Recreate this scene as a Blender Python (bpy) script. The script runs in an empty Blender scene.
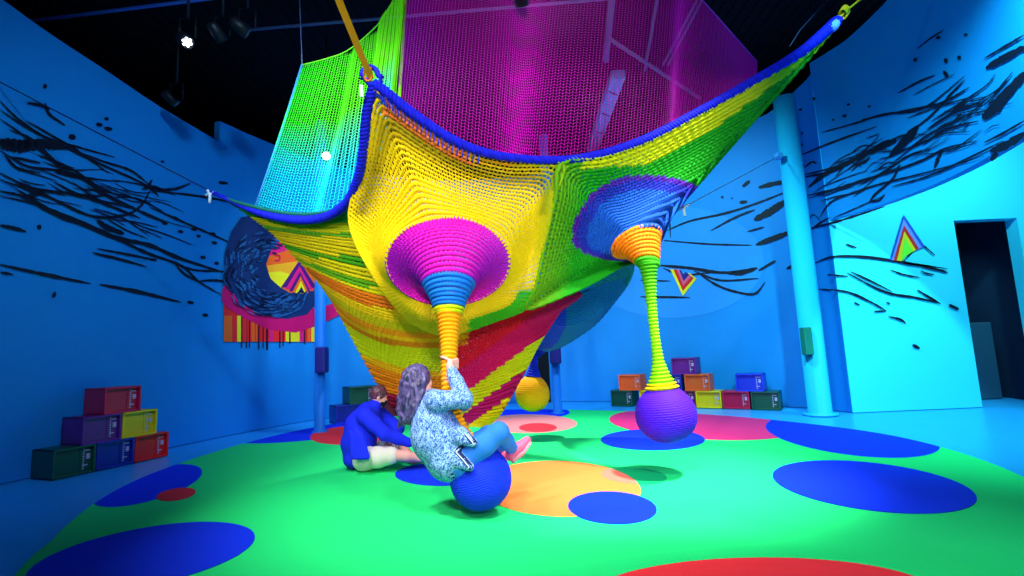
import bpy, bmesh, math, random
import numpy as np
from mathutils import Vector, Matrix
from mathutils.bvhtree import BVHTree
random.seed(7); RNG = np.random.default_rng(7)
sc = bpy.context.scene
col = sc.collection
PI = math.pi

# ------------------------------------------------------------------ camera model
F_PX, PITCH, ROLL, CAM_H = 500.0, math.radians(7), math.radians(-2.5), 1.2
cp, sp = math.cos(PITCH), math.sin(PITCH)
FW = np.array([0, cp, sp]); _u = np.array([0, -sp, cp]); _r = np.array([1., 0, 0])
RT = math.cos(ROLL) * _r + math.sin(ROLL) * _u
UP = -math.sin(ROLL) * _r + math.cos(ROLL) * _u
CAM = np.array([0, 0, CAM_H])

def ray(px, py):
    return (px - 512) / F_PX * RT + (288 - py) / F_PX * UP + FW
def at(px, py, y):                       # the point of that sight line that stands y metres into the room
    d = ray(px, py); return CAM + d * (y / d[1])
def on_z(px, py, z=0.0):
    d = ray(px, py); return CAM + d * ((z - CAM_H) / d[2])
def to_px(p):
    q = np.asarray(p, float) - CAM
    z = q @ FW
    return 512 + F_PX * (q @ RT) / z, 288 - F_PX * (q @ UP) / z

cam_d = bpy.data.cameras.new('camera'); cam = bpy.data.objects.new('camera', cam_d); col.objects.link(cam)
cam_d.sensor_width = 36; cam_d.lens = F_PX / 1024 * 36; cam_d.clip_start = .05
M = Matrix((RT, UP, -FW)).transposed().to_4x4(); M.translation = CAM
cam.matrix_world = M
sc.camera = cam

# ------------------------------------------------------------------ helpers
def s2l(c):
    c = c / 255.0
    return c / 12.92 if c <= .04045 else ((c + .055) / 1.055) ** 2.4
def rgb(r, g, b): return (s2l(r), s2l(g), s2l(b), 1)

MATS = {}
def mat(name, c, rough=.7, bump=.0, scale=40, vary=.08, metal=0, alpha=1, emit=None, es=0, spec=.3, trans=0):
    if name in MATS: return MATS[name]
    m = bpy.data.materials.new(name); m.use_nodes = True
    nt = m.node_tree; b = nt.nodes['Principled BSDF']
    b.inputs['Roughness'].default_value = rough; b.inputs['Metallic'].default_value = metal
    b.inputs['Specular IOR Level'].default_value = spec
    b.inputs['Alpha'].default_value = alpha
    b.inputs['Transmission Weight'].default_value = trans
    tc = nt.nodes.new('ShaderNodeTexCoord'); no = nt.nodes.new('ShaderNodeTexNoise')
    no.inputs['Scale'].default_value = scale; no.inputs['Detail'].default_value = 3
    nt.links.new(tc.outputs['Object'], no.inputs['Vector'])
    mx = nt.nodes.new('ShaderNodeMix'); mx.data_type = 'RGBA'
    nt.links.new(no.outputs['Fac'], mx.inputs[0])
    mx.inputs[6].default_value = tuple(max(0, v * (1 - vary)) for v in c[:3]) + (1,)
    mx.inputs[7].default_value = tuple(min(1, v * (1 + vary)) for v in c[:3]) + (1,)
    nt.links.new(mx.outputs[2], b.inputs['Base Color'])
    if bump:
        bp = nt.nodes.new('ShaderNodeBump'); bp.inputs['Strength'].default_value = bump; bp.inputs['Distance'].default_value = .01
        nt.links.new(no.outputs['Fac'], bp.inputs['Height']); nt.links.new(bp.outputs[0], b.inputs['Normal'])
    if emit:
        b.inputs['Emission Color'].default_value = emit; b.inputs['Emission Strength'].default_value = es
    MATS[name] = m; return m

def yarn_mat(name, rough=.75, bump=.25, alpha=1.0):
    m = bpy.data.materials.new(name); m.use_nodes = True
    nt = m.node_tree; b = nt.nodes['Principled BSDF']
    at_ = nt.nodes.new('ShaderNodeAttribute'); at_.attribute_name = 'yarn'
    no = nt.nodes.new('ShaderNodeTexNoise'); no.inputs['Scale'].default_value = 160
    tc = nt.nodes.new('ShaderNodeTexCoord'); nt.links.new(tc.outputs['Object'], no.inputs['Vector'])
    hv = nt.nodes.new('ShaderNodeHueSaturation'); nt.links.new(at_.outputs['Color'], hv.inputs['Color'])
    mr = nt.nodes.new('ShaderNodeMapRange'); mr.inputs[3].default_value = .8; mr.inputs[4].default_value = 1.15
    nt.links.new(no.outputs['Fac'], mr.inputs[0]); nt.links.new(mr.outputs[0], hv.inputs['Value'])
    nt.links.new(hv.outputs[0], b.inputs['Base Color'])
    bp = nt.nodes.new('ShaderNodeBump'); bp.inputs['Strength'].default_value = bump; bp.inputs['Distance'].default_value = .005
    nt.links.new(no.outputs['Fac'], bp.inputs['Height']); nt.links.new(bp.outputs[0], b.inputs['Normal'])
    b.inputs['Roughness'].default_value = rough; b.inputs['Specular IOR Level'].default_value = .2
    b.inputs['Alpha'].default_value = alpha
    return m

def tag(o, label=None, cat=None, group=None, kind=None):
    if label: o['label'] = label
    if cat: o['category'] = cat
    if group: o['group'] = group
    if kind: o['kind'] = kind
    return o
def empty(name, loc, label, cat, group=None, rz=0):
    o = bpy.data.objects.new(name, None); col.objects.link(o)
    o.location = Vector(loc); o.rotation_euler.z = rz; o.empty_display_size = .1
    return tag(o, label, cat, group)
def obj(name, verts, faces, mats, parent=None, midx=None, smooth=True, colors=None, local=False):
    me = bpy.data.meshes.new(name)
    v = np.asarray(verts, float).reshape(-1, 3)
    if parent is not None and not local:
        p = parent
        off = np.zeros(3)
        while p is not None:
            off += np.array(p.location); p = p.parent
        v = v - off
    me.from_pydata(v.tolist(), [], [list(map(int, f)) for f in faces])
    for m in (mats if isinstance(mats, (list, tuple)) else [mats]): me.materials.append(m)
    if midx is not None: me.polygons.foreach_set('material_index', np.asarray(midx, np.int32))
    if smooth: me.polygons.foreach_set('use_smooth', np.ones(len(me.polygons), bool))
    if colors is not None:
        a = me.attributes.new('yarn', 'FLOAT_COLOR', 'POINT')
        c = np.ones((len(v), 4), np.float32); c[:, :3] = np.asarray(colors)[:, :3]
        a.data.foreach_set('color', c.ravel())
    me.validate(); me.update()
    o = bpy.data.objects.new(name, me); col.objects.link(o)
    if parent is not None: o.parent = parent
    return o

class MB:                                 # collects shapes for one mesh
    def __init__(s): s.v = []; s.f = []; s.m = []
    def add(s, v, f, m=0):
        n = len(s.v); s.v += [tuple(p) for p in v]; s.f += [[i + n for i in q] for q in f]; s.m += [m] * len(f); return s
    def box(s, c, d, rz=0, m=0, bev=0.0):
        x, y, z = [k / 2 for k in d]
        bm = bmesh.new(); bmesh.ops.create_cube(bm, size=1)
        for w in bm.verts: w.co = Vector((w.co.x * d[0], w.co.y * d[1], w.co.z * d[2]))
        if bev: bmesh.ops.bevel(bm, geom=bm.edges[:], offset=bev, segments=2, affect='EDGES', profile=.5)
        R = Matrix.Rotation(rz, 3, 'Z'); bm.verts.index_update()
        s.add([tuple(R @ w.co + Vector(c)) for w in bm.verts], [[w.index for w in f.verts] for f in bm.faces], m)
        bm.free(); return s
    def tube(s, pts, r, k=10, m=0, cap=True):
        pts = np.asarray(pts, float); n = len(pts)
        r = np.broadcast_to(np.asarray(r, float), (n,))
        t = np.gradient(pts, axis=0); t /= np.linalg.norm(t, axis=1)[:, None] + 1e-12
        ref = np.array([0, 0, 1.]) if abs(t[:, 2]).mean() < .8 else np.array([1., 0, 0])
        a = np.cross(t, ref); a /= np.linalg.norm(a, axis=1)[:, None] + 1e-12
        b = np.cross(t, a)
        th = np.arange(k) * 2 * PI / k
        V = pts[:, None] + r[:, None, None] * (np.cos(th)[None, :, None] * a[:, None] + np.sin(th)[None, :, None] * b[:, None])
        f = [[i * k + j, i * k + (j + 1) % k, (i + 1) * k + (j + 1) % k, (i + 1) * k + j] for i in range(n - 1) for j in range(k)]
        if cap: f += [list(range(k))[::-1], [(n - 1) * k + j for j in range(k)]]
        return s.add(V.reshape(-1, 3), f, m)
    def lathe(s, prof, c=(0, 0, 0), k=24, m=0):
        th = np.arange(k) * 2 * PI / k; n = len(prof)
        V = [(c[0] + r * math.cos(a), c[1] + r * math.sin(a), c[2] + z) for r, z in prof for a in th]
        f = [[i * k + j, i * k + (j + 1) % k, (i + 1) * k + (j + 1) % k, (i + 1) * k + j] for i in range(n - 1) for j in range(k)]
        f += [list(range(k))[::-1], [(n - 1) * k + j for j in range(k)]]
        return s.add(V, f, m)
    def build(s, name, mats, parent=None, smooth=False, local=False):
        return obj(name, s.v, s.f, mats, parent, s.m, smooth, local=local)

def catmull(P, n, closed=False):
    P = np.asarray(P, float)
    if closed: Q = np.vstack([P[-1], P, P[0], P[1]])
    else: Q = np.vstack([2 * P[0] - P[1], P, 2 * P[-1] - P[-2]])
    segs = len(Q) - 3; out = []
    u = np.linspace(0, segs, n, endpoint=not closed)
    for x in u:
        i = min(int(x), segs - 1); t = x - i
        a, b, c, d = Q[i:i + 4]
        out.append(.5 * (2 * b + (c - a) * t + (2 * a - 5 * b + 4 * c - d) * t * t + (3 * b - a - 3 * c + d) * t ** 3))
    return np.array(out)
def arc_resample(P, n, closed=False):
    if closed: P = np.vstack([P, P[:1]])
    s = np.r_[0, np.cumsum(np.linalg.norm(np.diff(P, axis=0), axis=1))]
    u = np.linspace(0, s[-1], n, endpoint=not closed)
    return np.column_stack([np.interp(u, s, P[:, k]) for k in range(P.shape[1])])
def at_rows(Q): return np.array([at(*q) for q in Q])

def strands(curves, radii, cols, closed=False, k=4):
    """tubes of yarn: curves (n,m,3), radii (n,m), cols (n,m,3)"""
    C = np.asarray(curves, float); n, m, _ = C.shape
    R = np.asarray(radii, float); K = np.asarray(cols, float)
    if closed:
        t = np.roll(C, -1, 1) - np.roll(C, 1, 1)
    else:
        t = np.gradient(C, axis=1)
    t /= np.linalg.norm(t, axis=2, keepdims=True) + 1e-12
    view = C - CAM; view /= np.linalg.norm(view, axis=2, keepdims=True)
    a = np.cross(t, np.array([.31, .9, .3])); a /= np.linalg.norm(a, axis=2, keepdims=True) + 1e-9
    b = np.cross(t, a)
    th = np.arange(k) * 2 * PI / k + .4
    V = C[:, :, None] + R[:, :, None, None] * (np.cos(th)[None, None, :, None] * a[:, :, None] + np.sin(th)[None, None, :, None] * b[:, :, None])
    idx = np.arange(n * m * k).reshape(n, m, k)
    A = idx if closed else idx[:, :-1]
    B = np.roll(idx, -1, 1) if closed else idx[:, 1:]
    F = np.stack([A, np.roll(A, -1, 2), np.roll(B, -1, 2), B], -1).reshape(-1, 4)
    return V.reshape(-1, 3), F, np.repeat(K.reshape(-1, 3), k, 0)

def knit(name, G, C, parent, rowf=.5, colf=.3, closed=True, bead=.25, rmax=.03, matl=None, wav=0.0):
    """a knitted sheet: G (rows, cols, 3) stitches; yarn along rows and columns as real strands"""
    n, m, _ = G.shape
    d = np.linalg.norm(np.diff(G, axis=0), axis=2)
    sp_ = np.vstack([d[:1], (d[1:] + d[:-1]) / 2, d[-1:]])
    e = np.linalg.norm((np.roll(G, -1, 1) - G), axis=2)
    sp2 = np.minimum(e, .2)
    bd = 1 + bead * ((np.arange(m)[None] + np.arange(n)[:, None]) % 2 * 2 - 1)
    G2 = G
    if wav:                                # stitches sway up and down between rows
        dn = np.gradient(G, axis=0)
        G2 = G + dn * (wav * ((np.arange(m) % 2) * 2 - 1))[None, :, None]
    r1 = np.clip(sp_ * rowf, .002, rmax) * bd
    V1, F1, K1 = strands(G2, r1, C, closed)
    r2 = np.clip(np.minimum(sp2, sp_ * 1.5) * colf, .0015, rmax)
    V2, F2, K2 = strands(G2.transpose(1, 0, 2), r2.T, C.transpose(1, 0, 2), False)
    return obj(name, np.vstack([V1, V2]), np.vstack([F1, F2 + len(V1)]), matl or YARN, parent, colors=np.vstack([K1, K2]))

YARN = yarn_mat('crochet_yarn')
SHEER = yarn_mat('thin_net_yarn', .6, .1)

def lin(c): return np.array([s2l(v) for v in c])

# ------------------------------------------------------------------ wall plan
PLAN = catmull([(-5.0, 1.2), (-5.4, 3.0), (-5.68, 4.5), (-5.62, 5.45), (-5.38, 6.4), (-5.12, 7.3), (-4.62, 8.8), (-3.6, 10.5), (-1.5, 11.6),
                (.95, 11.4), (2.6, 10.6), (3.74, 9.78), (4.82, 8.84), (5.15, 8.2), (float(at(852, 405, 7.95)[0]), 7.96)], 164)
HEAD = catmull([(float(at(852, 405, 7.95)[0]), 7.96), (5.42, 7.2), (5.45, 6.2), (5.2, 5.1), (4.6, 3.8), (3.9, 2.8)], 60)
def hit_plan(plan, px, py, off=.02):
    d = ray(px, py)[:2]
    A, B = plan[:-1], plan[1:]
    e = B - A
    den = d[0] * e[:, 1] - d[1] * e[:, 0]
    t = (A[:, 0] * e[:, 1] - A[:, 1] * e[:, 0]) / den
    u = (A[:, 0] * d[1] - A[:, 1] * d[0]) / den
    ok = (u >= -1e-6) & (u <= 1 + 1e-6) & (t > 0)
    if not ok.any(): return None
    return CAM + ray(px, py) * (t[ok].min() - off)
def on_wall(px, py, off=.02):
    p = hit_plan(PLAN, px, py, off)
    if p is None: p = hit_plan(HEAD, px, py, off)
    return p
def on_head(px, py, off=.02):
    p = hit_plan(HEAD, px, py, off)
    return p if p is not None else hit_plan(PLAN, px, py, off)
PART_Y = 8.05
def on_part(px, py, off=.02): return at(px, py, PART_Y - .1 - off)

# ------------------------------------------------------------------ setting
M_WALL = mat('blue_wall_paint', rgb(18, 138, 226), .55, .03, 3, .05, spec=.25)
M_HEAD = mat('blue_header_paint', rgb(10, 134, 220), .55, .03, 3, .05, spec=.25)
M_PART = mat('pale_cyan_paint', rgb(60, 225, 255), .6, .02, 3, .02, spec=.2)
M_DARK = mat('dark_room_paint', rgb(14, 48, 80), .8, .1, 30, .3)
M_FLOOR = mat('pale_blue_floor', rgb(40, 165, 250), .3, .02, 2, .08, spec=.4)
M_CEIL = mat('dark_ceiling_deck', rgb(14, 13, 26), .8, .2, 12, .4, spec=.1)

def wall_strip(name, plan, z0, z1, m, th=.12):
    n = len(plan); t = np.gradient(plan, axis=0); t /= np.linalg.norm(t, axis=1)[:, None]
    nrm = np.c_[-t[:, 1], t[:, 0]]                    # outwards
    out = plan + nrm * th
    z0 = np.broadcast_to(z0, n); z1 = np.broadcast_to(z1, n)
    V = [(*plan[i], z0[i]) for i in range(n)] + [(*plan[i], z1[i]) for i in range(n)] + [(*out[i], z0[i]) for i in range(n)] + [(*out[i], z1[i]) for i in range(n)]
    F = []
    for i in range(n - 1):
        F += [[i, i + 1, n + i + 1, n + i], [2 * n + i + 1, 2 * n + i, 3 * n + i, 3 * n + i + 1],
              [n + i, n + i + 1, 3 * n + i + 1, 3 * n + i], [2 * n + i, 2 * n + i + 1, i + 1, i]]
    F += [[0, n, 3 * n, 2 * n], [n - 1, 3 * n - 1, 4 * n - 1, 2 * n - 1]]
    o = obj(name, V, F, m, smooth=False); o['kind'] = 'structure'; return o

stepi = int(np.argmin([abs(to_px((p[0], p[1], 5))[0] - 219) if p[1] > 5 else 1e9 for p in PLAN]))
CEIL_Z = 6.35
zl = np.interp(np.arange(stepi + 1), [0, stepi * .5, stepi], [5.55, 5.4, 4.93])
wall_strip('wall_left', PLAN[:stepi + 1], 0, zl, M_WALL)
pxs = [to_px((p[0], p[1], 5.3))[0] for p in PLAN[stepi:]]
h1, h2 = hit_plan(HEAD, 845, 40)[2], hit_plan(HEAD, 885, 2)[2]
wall_strip('wall_back', PLAN[stepi:], 0, np.interp(pxs, [0, 765, 845], [5.3, 5.3, min(h1, 6.3)]), M_WALL)
hx = [to_px((p[0], p[1], 5.6))[0] for p in HEAD]
wall_strip('wall_right', HEAD, 3.06, np.minimum(np.interp(hx, [845, 885, 1100], [h1, h2, h2 + .5]), 6.33), M_HEAD)
outer = np.array([[(13 * math.cos(a)), (6 + 9 * math.sin(a))] for a in np.linspace(PI * 1.18, -PI * .18, 60)])
o = wall_strip('wall_outer', outer, 0, CEIL_Z, M_DARK, -.1)
fl = MB().box((0, 5, -.06), (28, 22, .1)).build('floor', M_FLOOR); fl['kind'] = 'structure'
ce = MB().box((0, 5, CEIL_Z + .1), (28, 22, .1))
for i in range(150): ce.box((-13.4 + i * .18, 5, CEIL_Z + .035), (.09, 22, .04))
ce = ce.build('ceiling', M_CEIL); ce['kind'] = 'structure'

# partition with the doorway
dxl, dxr = at(968, 313, PART_Y - .1)[0], at(1033, 313, PART_Y - .1)[0]
dzt = at(975, 221, PART_Y)[2]
pm = MB()
pxl = float(at(852, 405, 7.95)[0])
pm.box(((pxl + dxl) / 2, PART_Y, 2.65), (dxl - pxl, .2, 5.3)); pm.box(((dxr + 12) / 2, PART_Y, 2.65), (12 - dxr, .2, 5.3))
pm.box(((dxl + dxr) / 2, PART_Y, (dzt + 5.3) / 2), (dxr - dxl, .2, 5.3 - dzt))
pm = pm.build('wall_partition', M_PART); pm['kind'] = 'structure'
dm = MB()
w = dxr - dxl; cx = (dxl + dxr) / 2
for x in (dxl - .35, dxr + .35): dm.box((x, PART_Y + 1.1, dzt / 2 + .1), (.06, 2, dzt + .2))
dm.box((cx, PART_Y + 2.1, dzt / 2 + .1), (w + .8, .06, dzt + .2)); dm.box((cx, PART_Y + 1.1, dzt + .25), (w + .8, 2, .06))
dm = dm.build('door_1', M_DARK); dm['kind'] = 'structure'
M_GREY = mat('grey_blue_plinth', rgb(40, 90, 120), .7, .05, 20, .1)
q = at(990, 400, PART_Y + .75); t_ = at(990, 322, PART_Y + .75)
MB().box((q[0] - .02, PART_Y + 1.0, t_[2] / 2), (.5, .5, t_[2]), bev=.015).build('plinth', M_GREY)
tag(bpy.data.objects['plinth'], 'grey plinth standing just inside the dark doorway', 'plinth')

# black panel painted as the darkness of the opening behind the yellow ball
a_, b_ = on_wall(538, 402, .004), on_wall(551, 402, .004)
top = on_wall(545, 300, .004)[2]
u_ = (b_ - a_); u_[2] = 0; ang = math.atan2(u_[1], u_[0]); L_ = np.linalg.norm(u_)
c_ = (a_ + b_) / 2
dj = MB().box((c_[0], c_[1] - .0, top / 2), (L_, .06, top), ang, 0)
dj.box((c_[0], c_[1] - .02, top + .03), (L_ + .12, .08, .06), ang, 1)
dj = dj.build('door_2', [mat('black_opening_panel', rgb(4, 8, 20), .9), M_HEAD]); dj['kind'] = 'structure'

# ------------------------------------------------------------------ rug
RC = np.array([0.02, 5.9])
disc_px = [(33, 576), (40, 560), (65, 530), (100, 502), (145, 477), (195, 460), (260, 440), (340, 423), (450, 412), (520, 410), (590, 411), (640, 412.5), (702, 415), (744, 418), (798, 424), (862, 431), (912, 440), (962, 455), (1024, 477)]
dp = np.array([on_z(*p)[:2] for p in disc_px]) - RC
da = np.arctan2(dp[:, 1], dp[:, 0]); da = np.where(da < -PI / 2, da + 2 * PI, da)
dr = np.hypot(dp[:, 0], dp[:, 1]); o_ = np.argsort(da); da, dr = da[o_], dr[o_]
def rug_r(a):
    a = (a + PI / 2) % (2 * PI) - PI / 2
    g = np.r_[-PI / 2, -PI / 4, da, PI + PI / 4, 1.5 * PI]; v = np.r_[4.25, 4.25, dr, 4.25, 4.25]
    w_ = np.linspace(-.16, .16, 9)
    return float(np.mean([np.interp((a + x + PI / 2) % (2 * PI) - PI / 2, g, v) for x in w_]))
RUGR = np.array([rug_r(a) for a in np.linspace(0, 2 * PI, 361)])
def rug_clip(p):
    d = np.asarray(p)[:2] - RC; a = math.atan2(d[1], d[0]) % (2 * PI); r = np.hypot(*d)
    R = np.interp(math.degrees(a), np.arange(361), RUGR) - .004
    if r > R: d = d * R / r
    return RC + d
rug_cols = {
 'green': rgb(30, 228, 122), 'blue': rgb(8, 50, 245), 'orange': rgb(252, 132, 62), 'deepgreen': rgb(0, 170, 100), 'salmon': rgb(248, 120, 100),
 'pink': rgb(255, 50, 130), 'red': rgb(245, 50, 60), 'palepink': rgb(255, 140, 140), 'edge': rgb(10, 80, 90)}
rk = list(rug_cols)
rmats = [mat('rug_' + k, rug_cols[k], .85, .35, 220, .14, spec=.15) for k in rk]
rug = MB()
N = 180
ring = [RC + np.array([math.cos(2 * PI * i / N), math.sin(2 * PI * i / N)]) * np.interp(360 * i / N, np.arange(361), RUGR) for i in range(N)]
rug.add([(*p, .0) for p in ring] + [(*p, .012) for p in ring], [[i, (i + 1) % N, N + (i + 1) % N, N + i] for i in range(N)] + [[N + i for i in range(N)]], 0)
def ell(cx, cy, rx, ry, tilt=0, n=56):
    t = math.radians(tilt); out = []
    for i in range(n):
        a = 2 * PI * i / n; x, y = rx * math.cos(a), ry * math.sin(a)
        out.append((cx + x * math.cos(t) - y * math.sin(t), cy + x * math.sin(t) + y * math.cos(t)))
    return out
lvl = [0]
def spot(poly, c):
    lvl[0] += 1
    z = .012 + .0004 * lvl[0]
    pts = [rug_clip(on_z(x, max(y, 404))) for x, y in poly]
    n = len(pts)
    rug.add([(*p, .012) for p in pts] + [(*p, z) for p in pts], [[i, (i + 1) % n, n + (i + 1) % n, n + i] for i in range(n)] + [[n + i for i in range(n)][::1]], rk.index(c))
D_ = (560, 490.5, 81, 28, 2)
E_ = (634, 477.5, 33, 8.3, 4)
spot(ell(310, 431, 85, 10, -6), 'blue'); spot(ell(352, 436, 42, 9.5, -3), 'red')
spot(ell(508, 413, 62, 8, 0), 'blue'); spot(ell(528, 424.5, 49, 9.5, 0), 'palepink'); spot(ell(538, 428.5, 19, 4.6), 'red')
spot(ell(706, 425, 97, 15.5, 3), 'pink'); spot(ell(853, 437.5, 88, 19, 7), 'blue')
spot(ell(146, 487, 58, 16, -15), 'blue'); spot(ell(176, 496, 20, 6, -9), 'red')
spot(ell(140, 560, 117, 29, -11), 'blue'); spot(ell(440, 476, 45, 11.5), 'blue')
spot(ell(*D_), 'orange'); spot(ell(*E_), 'deepgreen')
inside = lambda p, e: (((p[0] - e[0]) / e[2]) ** 2 + ((p[1] - e[1]) / e[3]) ** 2) < 1.0
cr = [p for p in ell(*E_) if inside(p, D_)] + [p for p in ell(*D_, n=200) if inside(p, E_)]
mx_, my_ = np.mean(cr, axis=0); cr.sort(key=lambda p: math.atan2((p[1] - my_) * 3, p[0] - mx_)); spot(cr, 'salmon')
spot(ell(875, 489, 103, 24, 7), 'blue'); spot(ell(612.5, 510, 44.5, 16.3, 3), 'blue'); spot(ell(653, 441, 52, 10.6), 'blue')
spot(ell(765, 601, 175, 40), 'red')
rug = rug.build('round_rug', rmats)
tag(rug, 'large round green rug printed with blue, orange and pink spots', 'rug')

# ------------------------------------------------------------------ painted marks on the walls
M_INK = mat('black_wall_ink', rgb(6, 12, 38), .6, .0, 20, .2)
def ribbon(mb, pts, w, mapf, off=.02, taper=True, m=0, wob=.12):
    P = catmull(pts, max(11, 7 * len(pts))) if len(pts) > 1 else np.array(pts)
    t = np.gradient(P, axis=0); t /= np.linalg.norm(t, axis=1)[:, None] + 1e-9
    nn = np.c_[-t[:, 1], t[:, 0]]; n = len(P)
    s = np.linspace(0, 1, n); ww = w / 2 * np.ones(n)
    if taper: ww *= 1.15 * np.clip(1 - (2 * s - 1) ** 2, .04, 1) ** .42
    ww *= 1 + wob * RNG.standard_normal(n)
    V = [mapf(*(P[i] + nn[i] * ww[i]), off) for i in range(n)] + [mapf(*(P[i] - nn[i] * ww[i]), off) for i in range(n)]
    if any(v is None for v in V): return
    mb.add(V, [[i, i + 1, n + i + 1, n + i] for i in range(n - 1)], m)
def zz(o, s, L): return [(o[0] + x / s, o[1] + y / s) for x, y in L]
left_ink = [([(0,90),(40,130),(100,170),(180,195),(255,215)],4),([(0,110),(60,150),(120,180),(200,220),(300,265),(340,285)],4),
 ([(0,130),(50,165),(90,200),(150,250),(200,262),(265,270)],4),([(-20,185),(20,190),(50,191),(100,186),(150,195)],20),([(0,178),(40,186),(85,184)],16),
 ([(0,200),(60,235),(130,245),(180,262),(240,300),(330,345),(372,362)],5),([(20,215),(50,220),(90,228)],5),
 ([(0,250),(60,280),(100,290),(180,300),(260,330),(310,350)],6),([(0,265),(100,300),(200,345),(270,345),(310,325),(335,285)],5),
 ([(0,290),(60,305),(120,340),(200,370),(260,395),(330,410),(400,440),(495,470)],8),([(0,300),(80,320),(160,350),(240,385),(320,425),(400,455),(440,490),(490,520)],5),
 ([(55,308),(75,298),(105,290)],10),([(150,195),(230,225),(290,245),(335,280)],4),([(335,282),(360,287),(390,285),(422,273)],5),([(337,265),(332,280),(352,302)],5),([(315,285),(340,282),(365,292)],7),
 ([(340,290),(430,300),(500,312),(540,320)],4),([(205,427),(260,440),(325,458)],5),([(215,418),(280,430),(340,442)],4),
 ([(385,450),(430,465),(495,468)],4),([(440,490),(470,488),(500,490)],4),([(385,448),(410,475),(450,495)],4),([(0,366),(30,372),(58,380)],6),([(0,453),(100,475),(200,495)],6),([(220,497),(300,512),(402,537)],6),
 ([(415,537),(430,538)],4),([(0,470),(30,475)],4),([(330,325),(420,365),(512,405)],4),([(100,95),(110,120),(145,145)],5),([(60,95),(90,100),(110,110)],6),([(120,270),(180,300),(240,300)],5),
 ([(120,245),(150,252),(185,262)],9),([(20,155),(70,175),(130,230),(170,245)],4),([(10,210),(40,240),(90,250)],5),([(60,135),(120,170),(170,200),(240,250)],4),([(215,355),(240,372),(275,385)],10),([(190,265),(215,280),(250,295)],6)]
left_dots = [(240,152,9,4),(160,170,8,5),(100,58,4,5),(87,370,5,5),(120,520,4,6),(495,272,10,3),(236,130,5,3),(220,143,7,4),(400,380,6,3),(430,375,7,3),(470,385,8,3),(440,390,5,3),(475,405,6,3),(450,437,6,3),(480,450,5,3),(455,565,6,3),(365,362,6,3),(360,225,4,2),(388,350,6,3),(340,442,8,3),(422,537,7,3)]
ink = MB()
for L, w in left_ink: ribbon(ink, zz((0, 60), 2.215, L), w / 2.215 * 1.15, on_wall)
for x, y, a, b in left_dots: ribbon(ink, zz((0, 60), 2.215, [(x - a, y - b * .3), (x, y), (x + a, y + b * .3)]), b * 2 / 2.215, on_wall)
for k in range(42):
    u = RNG.random(); x0, y0 = 330 * u - 10, 130 + 190 * u * .9 + RNG.uniform(0, 150) * (1 - .5 * u)
    L_ = RNG.uniform(25, 150); sl = RNG.uniform(.15, .55); cv = RNG.normal() * 6
    ribbon(ink, zz((0, 60), 2.215, [(x0, y0), (x0 + L_ * .5, y0 + L_ * .5 * sl + cv), (x0 + L_, y0 + L_ * sl)]), RNG.uniform(.6, 1.4), on_wall)
tag(ink.build('ink_mural', M_INK), 'tangle of thin black brush strokes painted across the left blue wall', 'mural')

right_ink = [([(725,50),(760,22),(795,0)],4),([(675,165),(730,135),(772,118)],5),([(900,75),(960,40),(1005,13)],6),([(905,100),(950,75),(1010,42)],17),([(897,232),(925,205),(960,165),(1010,110)],28),
 ([(475,268),(560,245),(640,220),(740,205),(850,120)],5),([(415,330),(500,295),(620,252)],5),([(580,235),(700,210),(790,190),(862,150)],6),([(430,385),(500,370),(560,340),(640,290)],8),([(425,380),(520,355),(600,320)],5),
 ([(598,325),(640,300),(672,288)],16),([(652,333),(700,283),(728,250)],20),([(440,412),(480,380),(530,355)],10),([(440,440),(560,400),(660,370),(740,340),(800,310),(880,290)],6),([(430,435),(600,390),(700,330),(760,310)],5),
 ([(470,490),(500,450),(560,425),(640,400),(760,370),(900,330)],5),([(600,450),(615,430),(660,390),(680,350)],6),([(600,450),(625,445),(640,430)],5),([(660,410),(760,380),(870,330),(950,290)],5),([(770,362),(780,335),(792,310)],8),
 ([(915,318),(960,300),(1010,268)],20),([(918,342),(935,320)],14),([(900,295),(950,270),(1010,235)],6),([(620,320),(700,310),(760,270),(860,220),(920,170)],5),([(700,230),(780,200),(890,170)],4),([(740,300),(800,260),(885,238)],6),
 ([(750,260),(830,210),(890,190)],7),([(818,218),(850,188)],13),([(298,497),(340,475),(392,440)],17),([(310,412),(350,402),(392,395)],11),([(70,525),(130,500),(220,480),(300,455),(390,420)],5),([(185,525),(250,490),(300,470)],5),
 ([(280,528),(325,515)],4),([(303,562),(350,545),(402,525)],13),([(55,550),(180,560),(292,563)],4),([(268,410),(287,394)],8),([(440,520),(520,500),(640,462)],6),([(445,525),(470,505),(497,490)],4),([(430,360),(450,345),(462,350)],5),
 ([(560,355),(590,345),(600,330)],5),([(800,180),(815,165),(850,130)],5),([(700,270),(760,225),(830,150)],5),([(760,240),(800,215),(900,150),(930,115)],4),([(55,535),(75,500),(80,545)],4),([(900,200),(930,165),(975,110)],5)]
right_dots = [(455,180,4,4),(505,235,3,3),(720,78,5,5),(800,80,5,6),(835,72,5,5),(545,195,4,3),(600,200,4,3),(535,225,5,4),(420,208,5,3),(424,270,2,4),(424,300,2,4),(800,115,4,10),(852,12,5,3),(215,437,3,3),(240,440,2,2),(270,450,10,4),(780,20,6,4)]
low_ink = [([(40,170),(130,178),(220,190),(308,178)],6),([(225,191),(265,190),(306,178)],10),([(140,185),(210,210),(310,205)],4),([(150,190),(200,222),(250,240),(300,245),(327,215)],5),([(310,185),(355,158)],5),([(0,210),(80,212)],3),([(0,253),(130,255)],4),([(383,180),(410,166)],6),([(60,178),(110,196),(200,188)],4)]
ink = MB()
for L, w in right_ink:
    P = zz((640, 30), 2.617, L)
    mid = np.mean([p[0] for p in P])
    ribbon(ink, P, w / 2.617 * .92, on_wall if mid < 805 else on_head, .02)
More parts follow.
